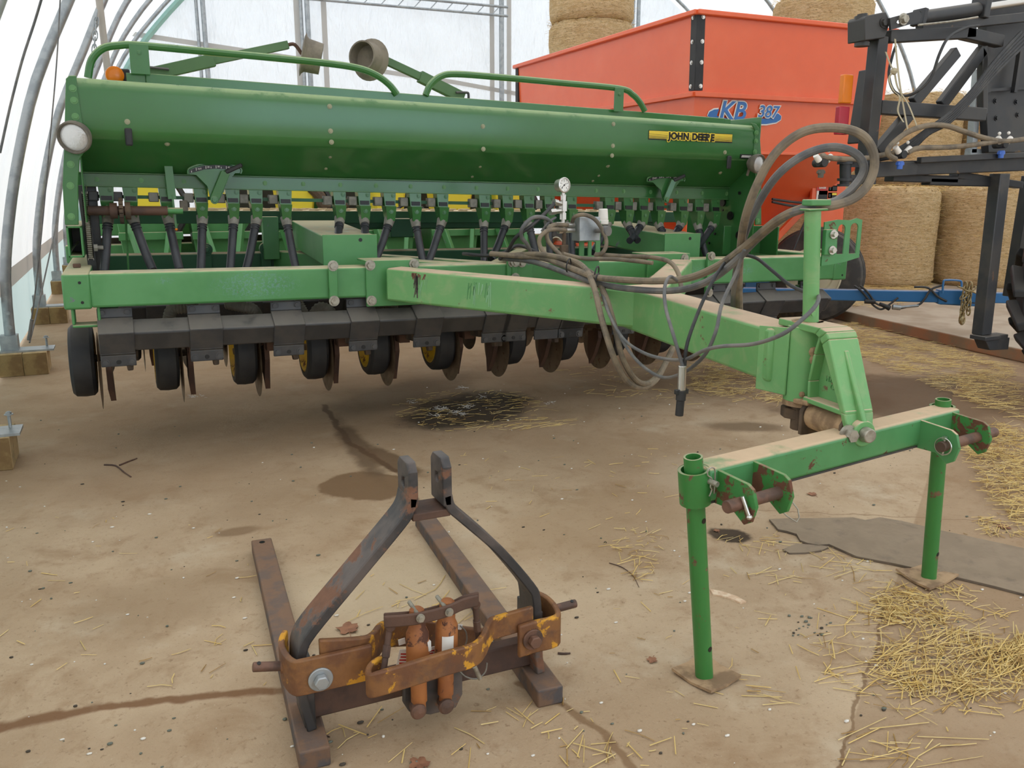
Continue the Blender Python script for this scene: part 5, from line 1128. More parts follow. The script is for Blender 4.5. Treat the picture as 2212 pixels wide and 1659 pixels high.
# ------------------------------------------------------------------ round bales
def bale_mesh(r=.76, h=1.42, seed=0, nb=64, nh=16):
    rnd = random.Random(seed); mb = MB(); V0 = []
    for j in range(nh + 1):
        z = h * j / nh
        for i in range(nb):
            a = math.tau * i / nb; e = .0 if 0 < j < nh else -.05
            q = r + e + .018 * mnoise.noise(V((math.cos(a) * 4 + seed, math.sin(a) * 4, z * 5))) + .01 * mnoise.noise(V((math.cos(a) * 18, math.sin(a) * 18 + seed, z * 22)))
            zz = z + (.02 * mnoise.noise(V((math.cos(a) * 6, math.sin(a) * 6, seed))) if j == nh else 0)
            V0.append(V((q * math.cos(a), q * math.sin(a), zz)))
    F = [(j * nb + i, j * nb + (i + 1) % nb, (j + 1) * nb + (i + 1) % nb, (j + 1) * nb + i) for j in range(nh) for i in range(nb)]
    c0 = len(V0); V0 += [V((0, 0, 0)), V((0, 0, h + .03))]
    F += [(c0, (i + 1) % nb, i) for i in range(nb)] + [(c0 + 1, nh * nb + i, nh * nb + (i + 1) % nb) for i in range(nb)]
    mb.add(V0, F); return mb
def tuft_mesh(r=.76, h=1.42, n=900, seed=0):
    rnd = random.Random(seed); mb = MB()
    for k in range(n):
        a = rnd.uniform(0, math.tau); q = r * math.sqrt(rnd.uniform(.55, 1.06)); z = h + rnd.uniform(-.05, .05) if rnd.random() < .6 else rnd.uniform(.05, h)
        if z < h - .06: q = r * 1.01
        p = V((q * math.cos(a), q * math.sin(a), z)); l = rnd.uniform(.05, .16); t = rnd.uniform(0, math.tau); d = V((math.cos(t), math.sin(t), rnd.uniform(-.35, .45))).normalized()
        mb.cur = rnd.randrange(3); stalk(mb, p - d * l / 2, p + d * l / 2, rnd.uniform(.0022, .004))
    return mb
def stalk(mb, p, q, r):
    d = (q - p).normalized(); u = d.cross(V((0, 0, 1))); u = u.normalized() if u.length > .01 else V((1, 0, 0)); w = u.cross(d)
    P = [p - u * r, p + u * r, p + w * r * .9]; Q = [q - u * r * .8, q + u * r * .8, q + w * r * .7]
    mb.add(P + Q, [(0, 1, 2), (3, 5, 4), (0, 3, 4, 1), (1, 4, 5, 2), (2, 5, 3, 0)])
STR = [M['straw'], M['strawpale'], M['strawdark']]
bproto = []
for s in range(3):
    b = mesh_obj('straw_bale', bale_mesh(seed=s * 3 + 1), M['bale' if s < 2 else 'baledark'], smooth=70); t = mesh_obj('loose_straw', tuft_mesh(seed=s), STR, smooth=0); t.parent = b; t['kind'] = 'stuff'; bproto.append((b, t, [0]))
def bale(x, y, z, label, s=0, rot=0.0, sc=1.0, group='stacked straw bales'):
    b0, t0, used = bproto[s]
    if used[0]:
        b = b0.copy(); COL.objects.link(b); t = t0.copy(); COL.objects.link(t); t.parent = b
    else: b = b0; used[0] = 1
    b.location = (x, y, z); b.rotation_euler = (0, 0, rot); b.scale = (sc, sc, sc); tag(b, label, 'straw bale', group); return b
def gxy(x, y, z): p = gz(x, y, z); return p.x, p.y
PZ = .12; H = 1.43
def from_front(px, py, dist=.76):
    p = gz(px, py, PZ); d = V((p.x, p.y, 0)).normalized(); return p.x + d.x * dist, p.y + d.y * dist
b1 = V((*from_front(1893, 622), 0)); bb = V((*from_front(2116, 622), 0)); rowd = (bb - b1).normalized()
back = V((-rowd.y, rowd.x, 0)); back = back if back.y > 0 else -back
SPC = 1.56
def row(i, j): p = b1 + rowd * (i * SPC) + back * (j * SPC * .88); return p.x, p.y
bale(*row(0, 0), PZ, 'netted round straw bale on the pad, just right of the green hose post', 0, .3)
bale(*row(1, 0), PZ, 'bottom straw bale seen between the hanging chain and the sprayer leg', 1, 1.4)
bale(*row(2, 0), PZ, 'straw bale at the far right edge behind the sprayer tyre', 2, 2.0)
bale(*row(-.45, 1), PZ, 'straw bale tucked behind the wagon wheel and the slotted bracket', 2, 2.7)
bale(*row(.55, 1), PZ, 'lower straw bale of the second row, in the notch between the two front bales', 2, 1.0)
bale(*row(1.55, 1), PZ, 'lower straw bale of the second row behind the sprayer leg', 0, .1)
bale(*row(-.45, 1), PZ + H, 'upper straw bale against the right end of the orange wagon', 2, .7)
bale(*row(.55, 1), PZ + H, 'upper straw bale showing through the gap between the black boom braces', 0, 2.2)
bale(*row(1.55, 1), PZ + H, 'upper straw bale behind the black hose bundle of the sprayer boom', 1, .7)
bale(*row(2.55, 1), PZ, 'lower straw bale at the far right behind the mast', 1, 1.7)
bale(*row(2.55, 1), PZ + H, 'upper straw bale at the far right behind the mast', 0, .2)
# stacks behind the wagon
def depth_xy(px, py, d):
    r = _ray(px, py); k = d / math.hypot(r.x, r.y); return V((r.x * k, r.y * k, 0))
q = depth_xy(1277, 60, 16.6)
for k in range(4): bale(q.x, q.y, PZ + H * k, ['bottom', 'second', 'third', 'topmost'][k] + ' straw bale of the tall stack left of the wagon corner', (k + 1) % 3, k * .9)
bale(*row(-.45, 1), PZ + 2 * H, 'top straw bale rising above the right half of the orange wagon', 1, 1.9)
# ------------------------------------------------------------------ planter behind the drill
pla = Thing('row_planter', 'green row planter with yellow hoppers parked behind the drill', 'planter', (3, 9.7, 0))
Yp = 9.6
HX = [(298, 343, 0), (455, 492, 0), (618, 658, 0), (803, 862, 0), (934, 1012, 1), (1052, 1126, 0)]
mb = MB(); a, b = at(230, 500, Yp + .5), at(1100, 500, Yp + .5); mb.span((a.x - .4, Yp + .4, .78), (b.x + .5, Yp + .58, .96)); mb.span((a.x - .2, Yp + .45, 1.05), (b.x + .3, Yp + .60, 1.28)); pla.add('planter_toolbar', mb, M['green'], bevel=.012)
mb = MB(); mb.span((a.x - .2, Yp + .62, .35), (b.x + .4, Yp + .66, 1.02)); pla.add('frame_panel', mb, M['castdirt'])
mb = MB(); mb.span((1.0, Yp + .7, 1.2), (4.9, Yp + 1.0, 1.62)); pla.add('vacuum_housing', mb, M['rubber'], bevel=.03)
for n, (x0, x1, w) in enumerate(HX):
    c = at((x0 + x1) / 2, 452, Yp); wd = .40 if not w else .44
    mb = MB(); mb.hexa([c + V((-wd * .42, -.18, -.02)), c + V((wd * .42, -.18, -.02)), c + V((wd * .42, .25, -.02)), c + V((-wd * .42, .25, -.02)), c + V((-wd * .55, -.24, .55)), c + V((wd * .55, -.24, .55)), c + V((wd * .55, .32, .55)), c + V((-wd * .55, .32, .55))]); h = pla.add('seed_hopper', mb, M['hopper'], bevel=.03)
    mb = MB(); mb.hexa([c + V((-.24, -.1, -.75)), c + V((.24, -.1, -.75)), c + V((.24, .2, -.75)), c + V((-.24, .2, -.75)), c + V((-.31, -.15, -.05)), c + V((.31, -.15, -.05)), c + V((.31, .3, -.05)), c + V((-.31, .3, -.05))]); mb.span(c + V((-.3, -.2, -.30)), c + V((.3, -.17, -.22))); mb.bar(c + V((-.2, -.2, -.1)), c + V((-.05, -.5, -.8)), .05, .08); mb.bar(c + V((.2, -.2, -.1)), c + V((.05, -.5, -.8)), .05, .08); pla.add('row_unit_frame', mb, M['green'], h, bevel=.008)
    mb = MB()
    for s in (-.24, .24): mb.lathe(c + V((s, -.45, -1.08)), (1, 0, 0), [(-.04, .1), (-.045, .16), (0, .2), (.045, .16), (.04, .1)], 22)
    pla.add('row_gauge_wheel', mb, M['tire'], h)
    mb = MB(); mb.tube([c + V((.28, -.1, .25)), c + V((.36, -.15, .05)), c + V((.30, -.15, -.15)), c + V((.2, -.1, -.3))], .03, 8, 5); pla.add('vacuum_hose', mb, M['hoseblack'], h)
mb = MB(); c = at(690, 443, Yp - .2); mb.tube([at(672, 405, Yp - .2), at(692, 425, Yp - .2), at(696, 441, Yp - .2), at(712, 445, Yp - .2)], .06, 10, 4); mb.sph(at(742, 440, Yp - .2), .07, 10); pla.add('pump_elbow', mb, M['castdirt'])
mb = MB()
for k in range(7): mb.tube([at(856 + k * 2, 452 - k * 1.2, Yp - .4), at(885, 440 - k * 2, Yp - .4), at(915 - k * 2, 450 - k, Yp - .4)], .014, 6, 6)
pla.add('coiled_hoses', mb, M['hoseblack'])
mb = MB(); a, b = at(197, 395, Yp - .3), at(210, 445, Yp - .3); mb.bar(V((a.x + .03, Yp - .3, 2.0)), V((a.x + .03, Yp - .3, .3)), .09, .09); pla.add('marker_post', mb, M['green'])
for x0 in (668, 712, 1050): c = at(x0, 430, Yp); mb = MB(); mb.span(c + V((-.09, -.05, -.6)), c + V((.09, .05, .5))); pla.add('mast_post', mb, M['green'], bevel=.006)
for x0 in (245, 540):
    c = at(x0, 520, Yp - .3); mb = MB(); c.z = .3; mb.lathe(c, (1, 0, 0), [(-.1, .15), (-.11, .25), (-.07, .3), (.07, .3), (.11, .25), (.1, .15)], 26); pla.add('transport_wheel', mb, M['tire'])

# ------------------------------------------------------------------ sprayer on the right
spr = Thing('boom_sprayer', 'black folded boom sprayer standing at the right edge', 'sprayer', (4.6, 4.3, 0))
YS = 4.25
sp = lambda x, y, Y=YS: at(x, y, Y)
def sbar(name, x0, y0, x1, y1, w, d=None, Y0=YS, Y1=None, mat='sprayer', parent=None, bevel=.006):
    mb = MB(); mb.bar(sp(x0, y0, Y0), sp(x1, y1, Y1 or Y0), d or w, w, up=(0, -1, 0) if False else ((0, 0, 1) if abs(x1 - x0) > abs(y1 - y0) else (1, 0, 0))); return spr.add(name, mb, M[mat], parent, bevel=bevel)
K = 365.0   # pixels per metre at the boom
post = sbar('boom_end_post', 1898, 80, 1866, 395, .085, .085)
sbar('reflector_plate', 1878, 150, 1852, 310, .02, .16, Y0=4.32)
mb = MB(); a, b = sp(1838, 158), sp(1850, 222); mb.span((a.x, 4.30, b.z), (b.x + .01, 4.34, a.z)); spr.add('amber_reflector', mb, M['amber'], post, bevel=.006)
mb = MB(); a, b = sp(1828, 228), sp(1842, 290); mb.span((a.x, 4.30, b.z), (b.x + .01, 4.34, a.z)); spr.add('red_reflector', mb, M['redlens'], post, bevel=.006)
mb = MB(); P = [(1872, 34), (1914, 25), (1924, 46), (1912, 82), (1868, 88), (1868, 40)]; mb.prism([sp(x, y, 4.18) for x, y in P], (0, .14, 0)); hb = spr.add('hinge_block', mb, M['sprayer'], bevel=.006)
mb = MB(); mb.cyl(sp(1862, 96), sp(1863, 30), .03, n=18)
for y in (40, 84, 96): c = sp(1862, y); mb.cyl(c - V((0, 0, .012)), c + V((0, 0, .012)), .045, n=18)
mb.bolt(sp(1908, 49, 4.18), (0, -1, 0), .02, .02); spr.add('hinge_pin', mb, M['sprayer'], hb)
mb = MB(); a, b = sp(1922, 52, 4.16), sp(1982, 36, 4.16); L = (b - a).length; ex = (b - a).normalized(); ey = V((0, 0, 1)); ey = (ey - ex * ey.dot(ex)).normalized()
mb.plate([(-.01, -.035), (L, -.03), (L + .02, 0), (L, .035), (-.01, .035)], [[(.05, -.01), (.14, -.01), (.15, 0), (.14, .01), (.05, .01), (.04, 0)]], a, ex, ey, .015); spr.add('slotted_link', mb, M['sprayer'], hb, smooth=0)
mb = MB(); mb.bolt(sp(1950, 42, 4.145), (0, -1, 0), .024, .03); mb.cyl(sp(1950, 42, 4.15), sp(1950, 42, 4.13), .012); spr.add('link_bolt', mb, M['zinc'], hb)
mb = MB(); mb.cyl(sp(1984, 40), sp(2110, 21), .045, n=22); cyl = spr.add('boom_cylinder', mb, M['sprayer'])
mb = MB(); a = sp(2118, 19); mb.box(a, (.05, .12, .13), Matrix.Rotation(.12, 3, 'Y')); mb.bar(sp(1982, 36), sp(1990, 39), .1, .1); spr.each('cylinder_head', mb, M['sprayer'], cyl, bevel=.006)
mb = MB(); mb.cyl(sp(2120, 17), sp(2300, -10), .024, n=18); spr.add('cylinder_rod', mb, M['chrome'], cyl)
mb = MB(); mb.tube([sp(1984, 54, 4.17), sp(2050, 47, 4.17), sp(2112, 37, 4.17)], .007, 6, 2); spr.add('oil_line', mb, M['zinc'], cyl)
for args in ((1915, 80, 2100, 70, .075, .07), (2080, 72, 2160, 90, .075, .07), (1985, 62, 2300, 28, .06, .06), (1896, 232, 2122, 248, .085, .07), (1972, 222, 2065, 112, .072, .05), (2032, 228, 2122, 108, .072, .05), (1893, 330, 1962, 248, .07, .06), (2122, 248, 2122, 100, .05, .05)):
    sbar('boom_brace', *args[:4], args[4], args[5])
mb = MB(); P = [(2128, -10), (2300, -10), (2300, 330), (2135, 330), (2128, 200)]; mb.prism([sp(x, y, 4.42) for x, y in P], (0, .06, 0)); mast = spr.add('mast_panel', mb, M['sprayer'], bevel=.006)
mb = MB(); mb.bar(sp(2132, 195, 4.38), sp(2300, 185, 4.38), .02, .02); mb.bar(sp(2128, -20, 4.38), sp(2133, 200, 4.38), .03, .03); mb.bar(sp(2205, 100, 4.36), sp(2190, 200, 4.36), .03, .03)
for x, y in ((2150, 218), (2152, 255), (2198, 248), (2195, 220)): mb.bolt(sp(x, y, 4.42), (0, -1, 0), .014, .014)
spr.add('mast_edge', mb, M['sprayer'], mast)
mb = MB(); mb.bar(sp(2112, 150, 4.5), sp(2098, 330, 4.5), .05, .05); mb.bar(sp(2150, 330, 4.5), sp(2090, 330, 4.5), .05, .05); spr.add('mast_post', mb, M['galv'])
# lower boom
sbar('lower_boom', 1890, 366, 2320, 350, .095, .09); sbar('boom_spray_tube', 1985, 346, 2320, 330, .04, .04, Y0=4.16)
mb = MB(); a = sp(1885, 367); mb.cyl(a, a + V((0, .1, 0)), .055, n=22); P = [(1885, 352), (1975, 350), (1985, 360), (1980, 378), (1885, 384)]; mb.prism([sp(x, y, 4.18) for x, y in P], (0, .02, 0)); spr.add('boom_hinge_plate', mb, M['sprayer'], bevel=.004)
mb = MB(); mb.cyl(sp(1826, 352), sp(1826, 396), .035, n=18)
for y in (352, 388, 400): c = sp(1826, y); mb.cyl(c - V((0, 0, .008)), c + V((0, 0, .008)), .05, n=18)
mb.bar(sp(1826, 350), sp(1890, 352), .02, .06); mb.bar(sp(1826, 388), sp(1890, 388), .02, .06); spr.add('outer_hinge', mb, M['sprayer'])
for (x0, y0, x1, y1) in ((1920, 384, 2060, 388), (2000, 392, 2150, 396), (2060, 378, 2200, 400)): sbar('boom_underframe', x0, y0, x1, y1, .05, .08, Y0=4.32)
# nozzle bodies
def nozzle(x, y, cap, Y=4.12):
    c = sp(x, y, Y); mb = MB(); mb.cyl(c + V((-.03, 0, .0)), c + V((.03, 0, .0)), .024, n=14); mb.cyl(c + V((0, -.03, 0)), c + V((0, .06, 0)), .026, n=16); o = spr.add('nozzle_body', mb, M['rubber'], bevel=.003)
    mb = MB(); q = c + V((0, 0, -.065)); mb.cyl(q + V((0, 0, .025)), q - V((0, 0, .025)), .021, .017, n=14); mb.span(q + V((-.026, -.012, .0)), q + V((.026, .012, .018))); spr.add('nozzle_cap', mb, M[cap], o, bevel=.002)
    mb = MB()
    for s in (-1, 1): mb.cyl(c + V((s * .03, -.01, .012)), c + V((s * .065, -.01, .045)), .02, .017, n=12)
    mb.sph(c + V((-.04, 0, .07)), .012, 8); mb.sph(c + V((.05, 0, .075)), .012, 8); spr.each('nozzle_tip', mb, M['white'], o, bevel=.002)
M['capblue'] = paint('blue_nozzle_cap', srgb(66, 108, 196), .4); nozzle(1946, 334, 'capblue'); nozzle(2165, 312, 'capblue'); nozzle(1775, 352, 'bezel', 4.25)
def shose(pts, r=.017, mat='hose', name='boom_hose', Y=4.1):
    mb = MB(); mb.tube([sp(q[0], q[1], q[2] if len(q) > 2 else Y) for q in pts], r, 10, 6); return spr.add(name, mb, M[mat])
shose([(1935, 344), (1920, 335), (1919, 322), (1935, 304), (1965, 283), (2005, 271), (2045, 272), (2085, 285), (2130, 299), (2175, 305), (2240, 296)])
shose([(1960, 330), (1985, 320), (2050, 318), (2110, 312), (2160, 304)]); shose([(1780, 336, 4.25), (1775, 338, 4.24), (1800, 342, 4.22), (1850, 344, 4.22), (1900, 336, 4.2), (1935, 330, 4.15)])
for k in range(5): shose([(2205 + k * 5, 70 + k * 4, 4.2), (2150 + k * 3, 130 + k * 4, 4.15), (2100, 195 + k * 5, 4.12), (2050, 245 + k * 5, 4.12), (2005, 278 + k * 3, 4.14), (1960, 310 + k * 5, 4.2), (1900, 345, 4.26)], .012, 'hoseblack', 'hose_bundle')
shose([(2115, 55, 4.17), (2085, 60, 4.14), (2050, 80, 4.1), (2030, 115, 4.08), (2012, 165, 4.1), (1985, 195, 4.14), (1955, 207, 4.2), (1930, 195, 4.25), (1920, 160, 4.3), (1928, 120, 4.3), (1935, 100, 4.3)], .009, 'hoseblack', 'oil_hose')
# pale tie strap
mb = MB()
def ribbon(mb, P, w):
    P = catmull([sp(*q) for q in P], 6)
    for i in range(len(P) - 1):
        a, b = P[i], P[i + 1]; s = V((w / 2, .004, .0)); n = V((0, .003, 0)); mb.hexa([a - s, a + s, a + s + n, a - s + n, b - s, b + s, b + s + n, b - s + n])
for P in ([(1934, 84, 4.12), (1938, 130, 4.12), (1944, 180, 4.1), (1952, 230, 4.1), (1962, 285, 4.1)], [(1914, 112, 4.16), (1924, 140, 4.13), (1932, 155, 4.12), (1940, 190, 4.1), (1962, 225, 4.1), (1982, 275, 4.1)], [(1930, 155, 4.1), (1921, 170, 4.09), (1930, 195, 4.09), (1944, 210, 4.09), (1940, 240, 4.09), (1952, 264, 4.08)]): ribbon(mb, P, .022)
mb.sph(sp(1931, 154, 4.1), .022, 8); spr.add('tie_strap', mb, M['canvas'])
# legs, foot and tyre
sbar('boom_leg', 2160, 375, 2120, 722, .10, .09, mat='blackclamp'); sbar('boom_leg', 2225, 380, 2183, 640, .09, .08, Y0=4.5)
mb = MB(); a = sp(2128, 728, 4.22); mb.box(a, (.16, .13, .03)); mb.box(a + V((.12, .0, -.0)), (.12, .10, .03)); mb.prism([a + V((-.06, -.05, -.01)), a + V((.2, -.05, -.01)), a + V((.2, -.05, -.10)), a + V((0, -.05, -.09))], (0, .1, 0)); spr.add('leg_foot', mb, M['blackclamp'], bevel=.004)
tc = V((6.02, 3.72, .84)); axs = V((-.78, -.62, 0)).normalized(); R2 = .84
tcx = at(2452, 760, 3.62); tc = V((tcx.x, 3.62, .84))
mb = MB(); mb.lathe(tc, axs, [(-.20, .42), (-.23, .6), (-.19, .74), (0, .77), (.19, .74), (.23, .6), (.20, .42), (.15, .40), (-.15, .40)], 56); tyre = spr.add('tractor_tyre', mb, M['rubber'], label='large black lugged sprayer tyre')
mb = MB(); u, w, d = frame_of(axs)
for k in range(20):
    for s in (-1, 1):
        a = math.tau * (k + (.5 if s > 0 else 0)) / 20; b = a + .20
        f = lambda an, rr, t: tc + (u * math.cos(an) + w * math.sin(an)) * rr + axs * t
        dv = .045
        mb.hexa([f(a - dv, .72, s * .02), f(a + dv, .72, s * .02), f(b + dv, .66, s * .25), f(b - dv, .66, s * .25), f(a - dv * .8, R2, s * .0), f(a + dv * .8, R2, s * .0), f(b + dv * .8, .80, s * .24), f(b - dv * .8, .80, s * .24)])
spr.add('tyre_lugs', mb, M['rubber'], tyre, bevel=.012)
mb = MB(); mb.lathe(tc, axs, [(-.14, .41), (-.14, .3), (0, .28), (.02, .1), (.1, .08), (.1, 0)], 30); mb.cyl(tc, tc - axs * .9, .07); spr.add('tyre_rim', mb, M['sprayer'], tyre)
# ------------------------------------------------------------------ rusty three point hitch frame in the foreground
YA = 2.17
hp = lambda x, y, Y=YA: at(x, y, Y)
hit = Thing('hitch_frame', 'rusty black A shaped hitch frame on two steel skids in the foreground', 'hitch frame', (.69, 2.3, 0))
def skid(x0, y0, x1, y1, w):
    a, b = V((x0, y0, .03)), V((x1, y1, .03)); mb = MB(); mb.bar(a, b, w, .06); o = hit.add('skid', mb, M['rustskid'], bevel=.006)
    mb = MB(); c = b + (a - b).normalized() * .04 + V((0, 0, .0295)); mb.cyl(c, c + V((0, 0, .0015)), .012, n=14); hit.add('skid_hole', mb, M['inkhollow'], o); return o
skid(.345, 2.085, .425, 3.62, .085); skid(1.062, 2.085, 1.165, 3.62, .085)
def flatbar(path, y0, dep, th):
    # a thick flat bar bent in the upright plane, its width running back from the eye
    P = [V((p.x, y0, p.z)) for p in path]; n = len(P); L, R = [], []
    for i in range(n):
        a, b = P[max(i - 1, 0)], P[min(i + 1, n - 1)]; d = (b - a).normalized(); q = V((-d.z, 0, d.x)); L.append(P[i] + q * th / 2); R.append(P[i] - q * th / 2)
    mb = MB(); D = V((0, dep, 0)); vs = []
    for i in range(n): vs += [L[i], R[i], R[i] + D, L[i] + D]
    F = [(0, 1, 2, 3), ((n - 1) * 4 + 3, (n - 1) * 4 + 2, (n - 1) * 4 + 1, (n - 1) * 4)]
    for i in range(n - 1):
        for k in range(4): F.append((i * 4 + k, i * 4 + (k + 1) % 4, (i + 1) * 4 + (k + 1) % 4, (i + 1) * 4 + k))
    return mb.add(vs, F)
TH = .028; DEP = .11
lp = [hp(654, 1452), hp(652, 1420), hp(658, 1395), hp(676, 1368), hp(720, 1314), hp(800, 1218), hp(868, 1136), hp(887, 1108), hp(893, 1080)]
lp = lp[:3] + catmull(lp[3:], 1)
mast_x0 = hp(893, 1080); top = hp(893, 1003)
lpath = [V((.357, YA, .06))] + [hp(651, 1500)] + catmull([hp(651, 1440), hp(654, 1408), hp(676, 1368), hp(770, 1254), hp(862, 1143), hp(886, 1108), hp(894, 1076)], 4)
mb = flatbar(lpath, YA, DEP, TH); hit.add('frame_bar', mb, M['rustbar'], bevel=.004)
rpath = [V((1.072, YA, .06)), hp(1165, 1420)] + catmull([hp(1163, 1340), hp(1160, 1295), hp(1148, 1268), hp(1080, 1190), hp(1002, 1122), hp(976, 1098), hp(968, 1070)], 4)
mb = flatbar(rpath, YA, DEP, TH); hit.add('frame_bar', mb, M['rustbar'], bevel=.004)
def lug(px, pb, name='mast_lug'):
    a, b = hp(*px), hp(*pb); z0, z1 = b.z, a.z; x = (a.x + b.x) / 2; pr = [(0, z0 - .02), (DEP, z0 - .02), (DEP, z1 - .02), (DEP - .02, z1), (.02, z1), (0, z1 - .025)]
    mb = MB(); hol = [(DEP / 2 + .014 * math.cos(t), z1 - .065 + .014 * math.sin(t)) for t in (math.tau * i / 14 for i in range(14))]
    mb.plate(pr, [hol], V((x + TH / 2, YA, 0)), V((0, 1, 0)), V((0, 0, 1)), -TH); return hit.add(name, mb, M['rustbar'], bevel=.005, smooth=0)
lug((893, 1003), (894, 1085)); lug((966, 992), (968, 1080))
mb = MB(); a, b = hp(893, 1122), hp(975, 1112); mb.hexa([V((a.x, YA + .005, a.z - .01)), V((b.x, YA + .005, a.z - .01)), V((b.x, YA + DEP, a.z - .01)), V((a.x, YA + DEP, a.z - .01)), V((a.x, YA + .005, a.z + .012)), V((b.x, YA + .005, a.z + .012)), V((b.x, YA + DEP, a.z + .012)), V((a.x, YA + DEP, a.z + .012))]); hit.add('mast_bridge', mb, M['rustdark'], bevel=.003)
# cross tube between the uprights
zc = hp(800, 1488, YA + .06).z; mb = MB(); mb.bar((.36, YA + .07, zc), (1.07, YA + .07, zc), .05, .085); hit.add('cross_tube', mb, M['rustdark'], bevel=.006)
mb = MB(); mb.span((1.055, YA + .02, .06), (1.086, YA + .15, .26)); mb.span((.34, YA + .02, .06), (.372, YA + .15, .26)); hit.each('upright_gusset', mb, M['rustbar'], bevel=.003)
# swinging yoke arms
def strip(path, h, th, mat, name='yoke_arm', parent=None):
    P = path; n = len(P); vs = []
    for i in range(n):
        a, b = P[max(i - 1, 0)], P[min(i + 1, n - 1)]; d = (b - a); d.z = 0; d.normalize(); q = V((-d.y, d.x, 0)) * th / 2; up = V((0, 0, h / 2 if not isinstance(h, list) else h[i] / 2))
        vs += [P[i] - q - up, P[i] + q - up, P[i] + q + up, P[i] - q + up]
    F = [(0, 1, 2, 3), ((n - 1) * 4 + 3, (n - 1) * 4 + 2, (n - 1) * 4 + 1, (n - 1) * 4)] + [(i * 4 + k, i * 4 + (k + 1) % 4, (i + 1) * 4 + (k + 1) % 4, (i + 1) * 4 + k) for i in range(n - 1) for k in range(4)]
    mb = MB(); mb.add(vs, F); return hit.add(name, mb, M[mat], parent, bevel=.005, smooth=50)
# left yoke: front plate wraps the upright, rear plate runs back to the far bow
YFp = YA - .035
zl = hp(700, 1452, YFp).z
ax0 = hp(612, 1440, YA + .03)
left_front = [V((.318, YA + .13, zl + .01)), V((.300, YA + .09, zl)), V((.298, YA + .03, zl)), V((.312, YFp + .008, zl)), V((.345, YFp, zl)), V((.48, YFp, zl - .0)), V((.525, YFp, zl))]
yl = strip(catmull(left_front, 3), .105, .018, 'rustyellow')
zl2 = hp(760, 1412, YA - .01).z
strip(catmull([hp(690, 1412, YA - .014), hp(780, 1406, YA - .012), hp(806, 1396, YA + .0), hp(822, 1376, YA + .06), hp(845, 1368, YA + .11), hp(920, 1368, YA + .13), hp(1010, 1382, YA + .12), hp(1062, 1386, YA + .10)], 4), .088, .018, 'rustyellow', 'rear_bow')
def pinend(p, q, parent=None):
    mb = MB(); mb.cyl(p, q, .0135, n=18); hit.add('lower_pin', mb, M['rustpin'], parent, bevel=.003)
    d = (q - p).normalized(); c = p + d * ((q - p).length * .82); m2 = MB(); m2.cyl(c + V((0, -.004, .0125)), c + V((0, -.005, .0145)), .0055, n=10); hit.add('pin_hole', m2, M['inkhollow'])
pinend(V((.305, YA + .04, hp(612, 1440, YA + .04).z)), hp(546, 1441, YA + .04)); mb = MB(); c = V((.305, YA + .04, hp(612, 1440, YA + .04).z)); mb.cyl(c, c - V((.02, 0, 0)), .028, .016, n=18); hit.add('pin_collar', mb, M['rustyellow'])
def capbolt(p, mat, R=.033, wmat=None):
    mb = MB(); mb.cyl(p, p + V((0, -.008, 0)), R, n=26); o = hit.add('yoke_washer', mb, M[mat], bevel=.002); mb = MB(); mb.cyl(p + V((0, -.008, 0)), p + V((0, -.030, 0)), R * .62, n=6); hit.add('yoke_bolt', mb, M[wmat or mat], o, bevel=.003)
capbolt(hp(692, 1466, YFp - .009), 'galv', .034)
# right yoke
zr = hp(1140, 1378, YFp).z
right_front = [V((.975, YFp + .0, zr - .005)), V((1.03, YFp, zr)), V((1.085, YFp, zr + .0)), V((1.115, YFp + .01, zr + .003)), V((1.128, YA + .03, zr + .006)), V((1.126, YA + .09, zr + .008)), V((1.105, YA + .13, zr + .01))]
strip(catmull(right_front, 3), .105, .018, 'rustyellow')
strip(catmull([hp(1150, 1332, YA - .015), hp(1080, 1352, YA - .02), hp(1058, 1362, YA - .03), hp(1042, 1395, YA - .09), hp(1020, 1415, YA - .13), hp(960, 1433, YA - .145), hp(880, 1458, YA - .155), hp(820, 1476, YA - .15), hp(800, 1480, YA - .135), hp(797, 1468, YA - .105), hp(808, 1452, YA - .085), hp(830, 1440, YA - .08)], 5), .072, .017, 'rustyellow', 'front_bow')
pinend(hp(1188, 1318, YA + .05), hp(1244, 1303, YA + .05)); mb = MB(); c = hp(1188, 1319, YA + .05); mb.cyl(c, c + V((.02, 0, .004)), .028, .016, n=18); hit.add('pin_collar', mb, M['rustyellow'])
capbolt(hp(1150, 1380, YFp - .009), 'rustpin', .033)
# twin cylinders, their link bars and lower pivot
def cylin(x0, y0, x1, y1, Y0, Y1):
    a, b = at(x0, y0, Y0), at(x1, y1, Y1); d = b - a; mb = MB(); L = d.length
    mb.lathe(a, d, [(0, 0), (0, .014), (.006, .021), (L * .14, .024), (L * .18, .024), (L * .24, .032), (L * .62, .034), (L * .66, .031), (L * .68, .023), (L * .90, .023), (L * .92, .019), (L, .019), (L, 0)], 28); o = hit.add('damper_cylinder', mb, M['rustorange'])
    mb = MB(); c = a + d * .64; mb.ring(c, d, .0345, .002, 28, 6); hit.add('hose_clip', mb, M['zinc'], o); return o, a, d
c1, a1, d1 = cylin(900, 1312, 906, 1535, YA - .055, YA - .085); c2, a2, d2 = cylin(966, 1294, 962, 1520, YA - .05, YA - .08)
mb = MB(); p = a1 + d1 * .36 + V((.026, -.016, 0)); mb.box(p, (.012, .012, .03), Matrix.Rotation(.2, 3, 'Z')); hit.add('torn_label', mb, M['white'], c1)
mb = MB(); ca = a2 + d2 * .30; cb = a2 + d2 * .52; n = 8
P = []
for e in (ca, cb):
    for i in range(n + 1): t = -2.3 + 1.0 * i / n; P.append(e + V((math.cos(t) * .0348, math.sin(t) * .0348, 0)))
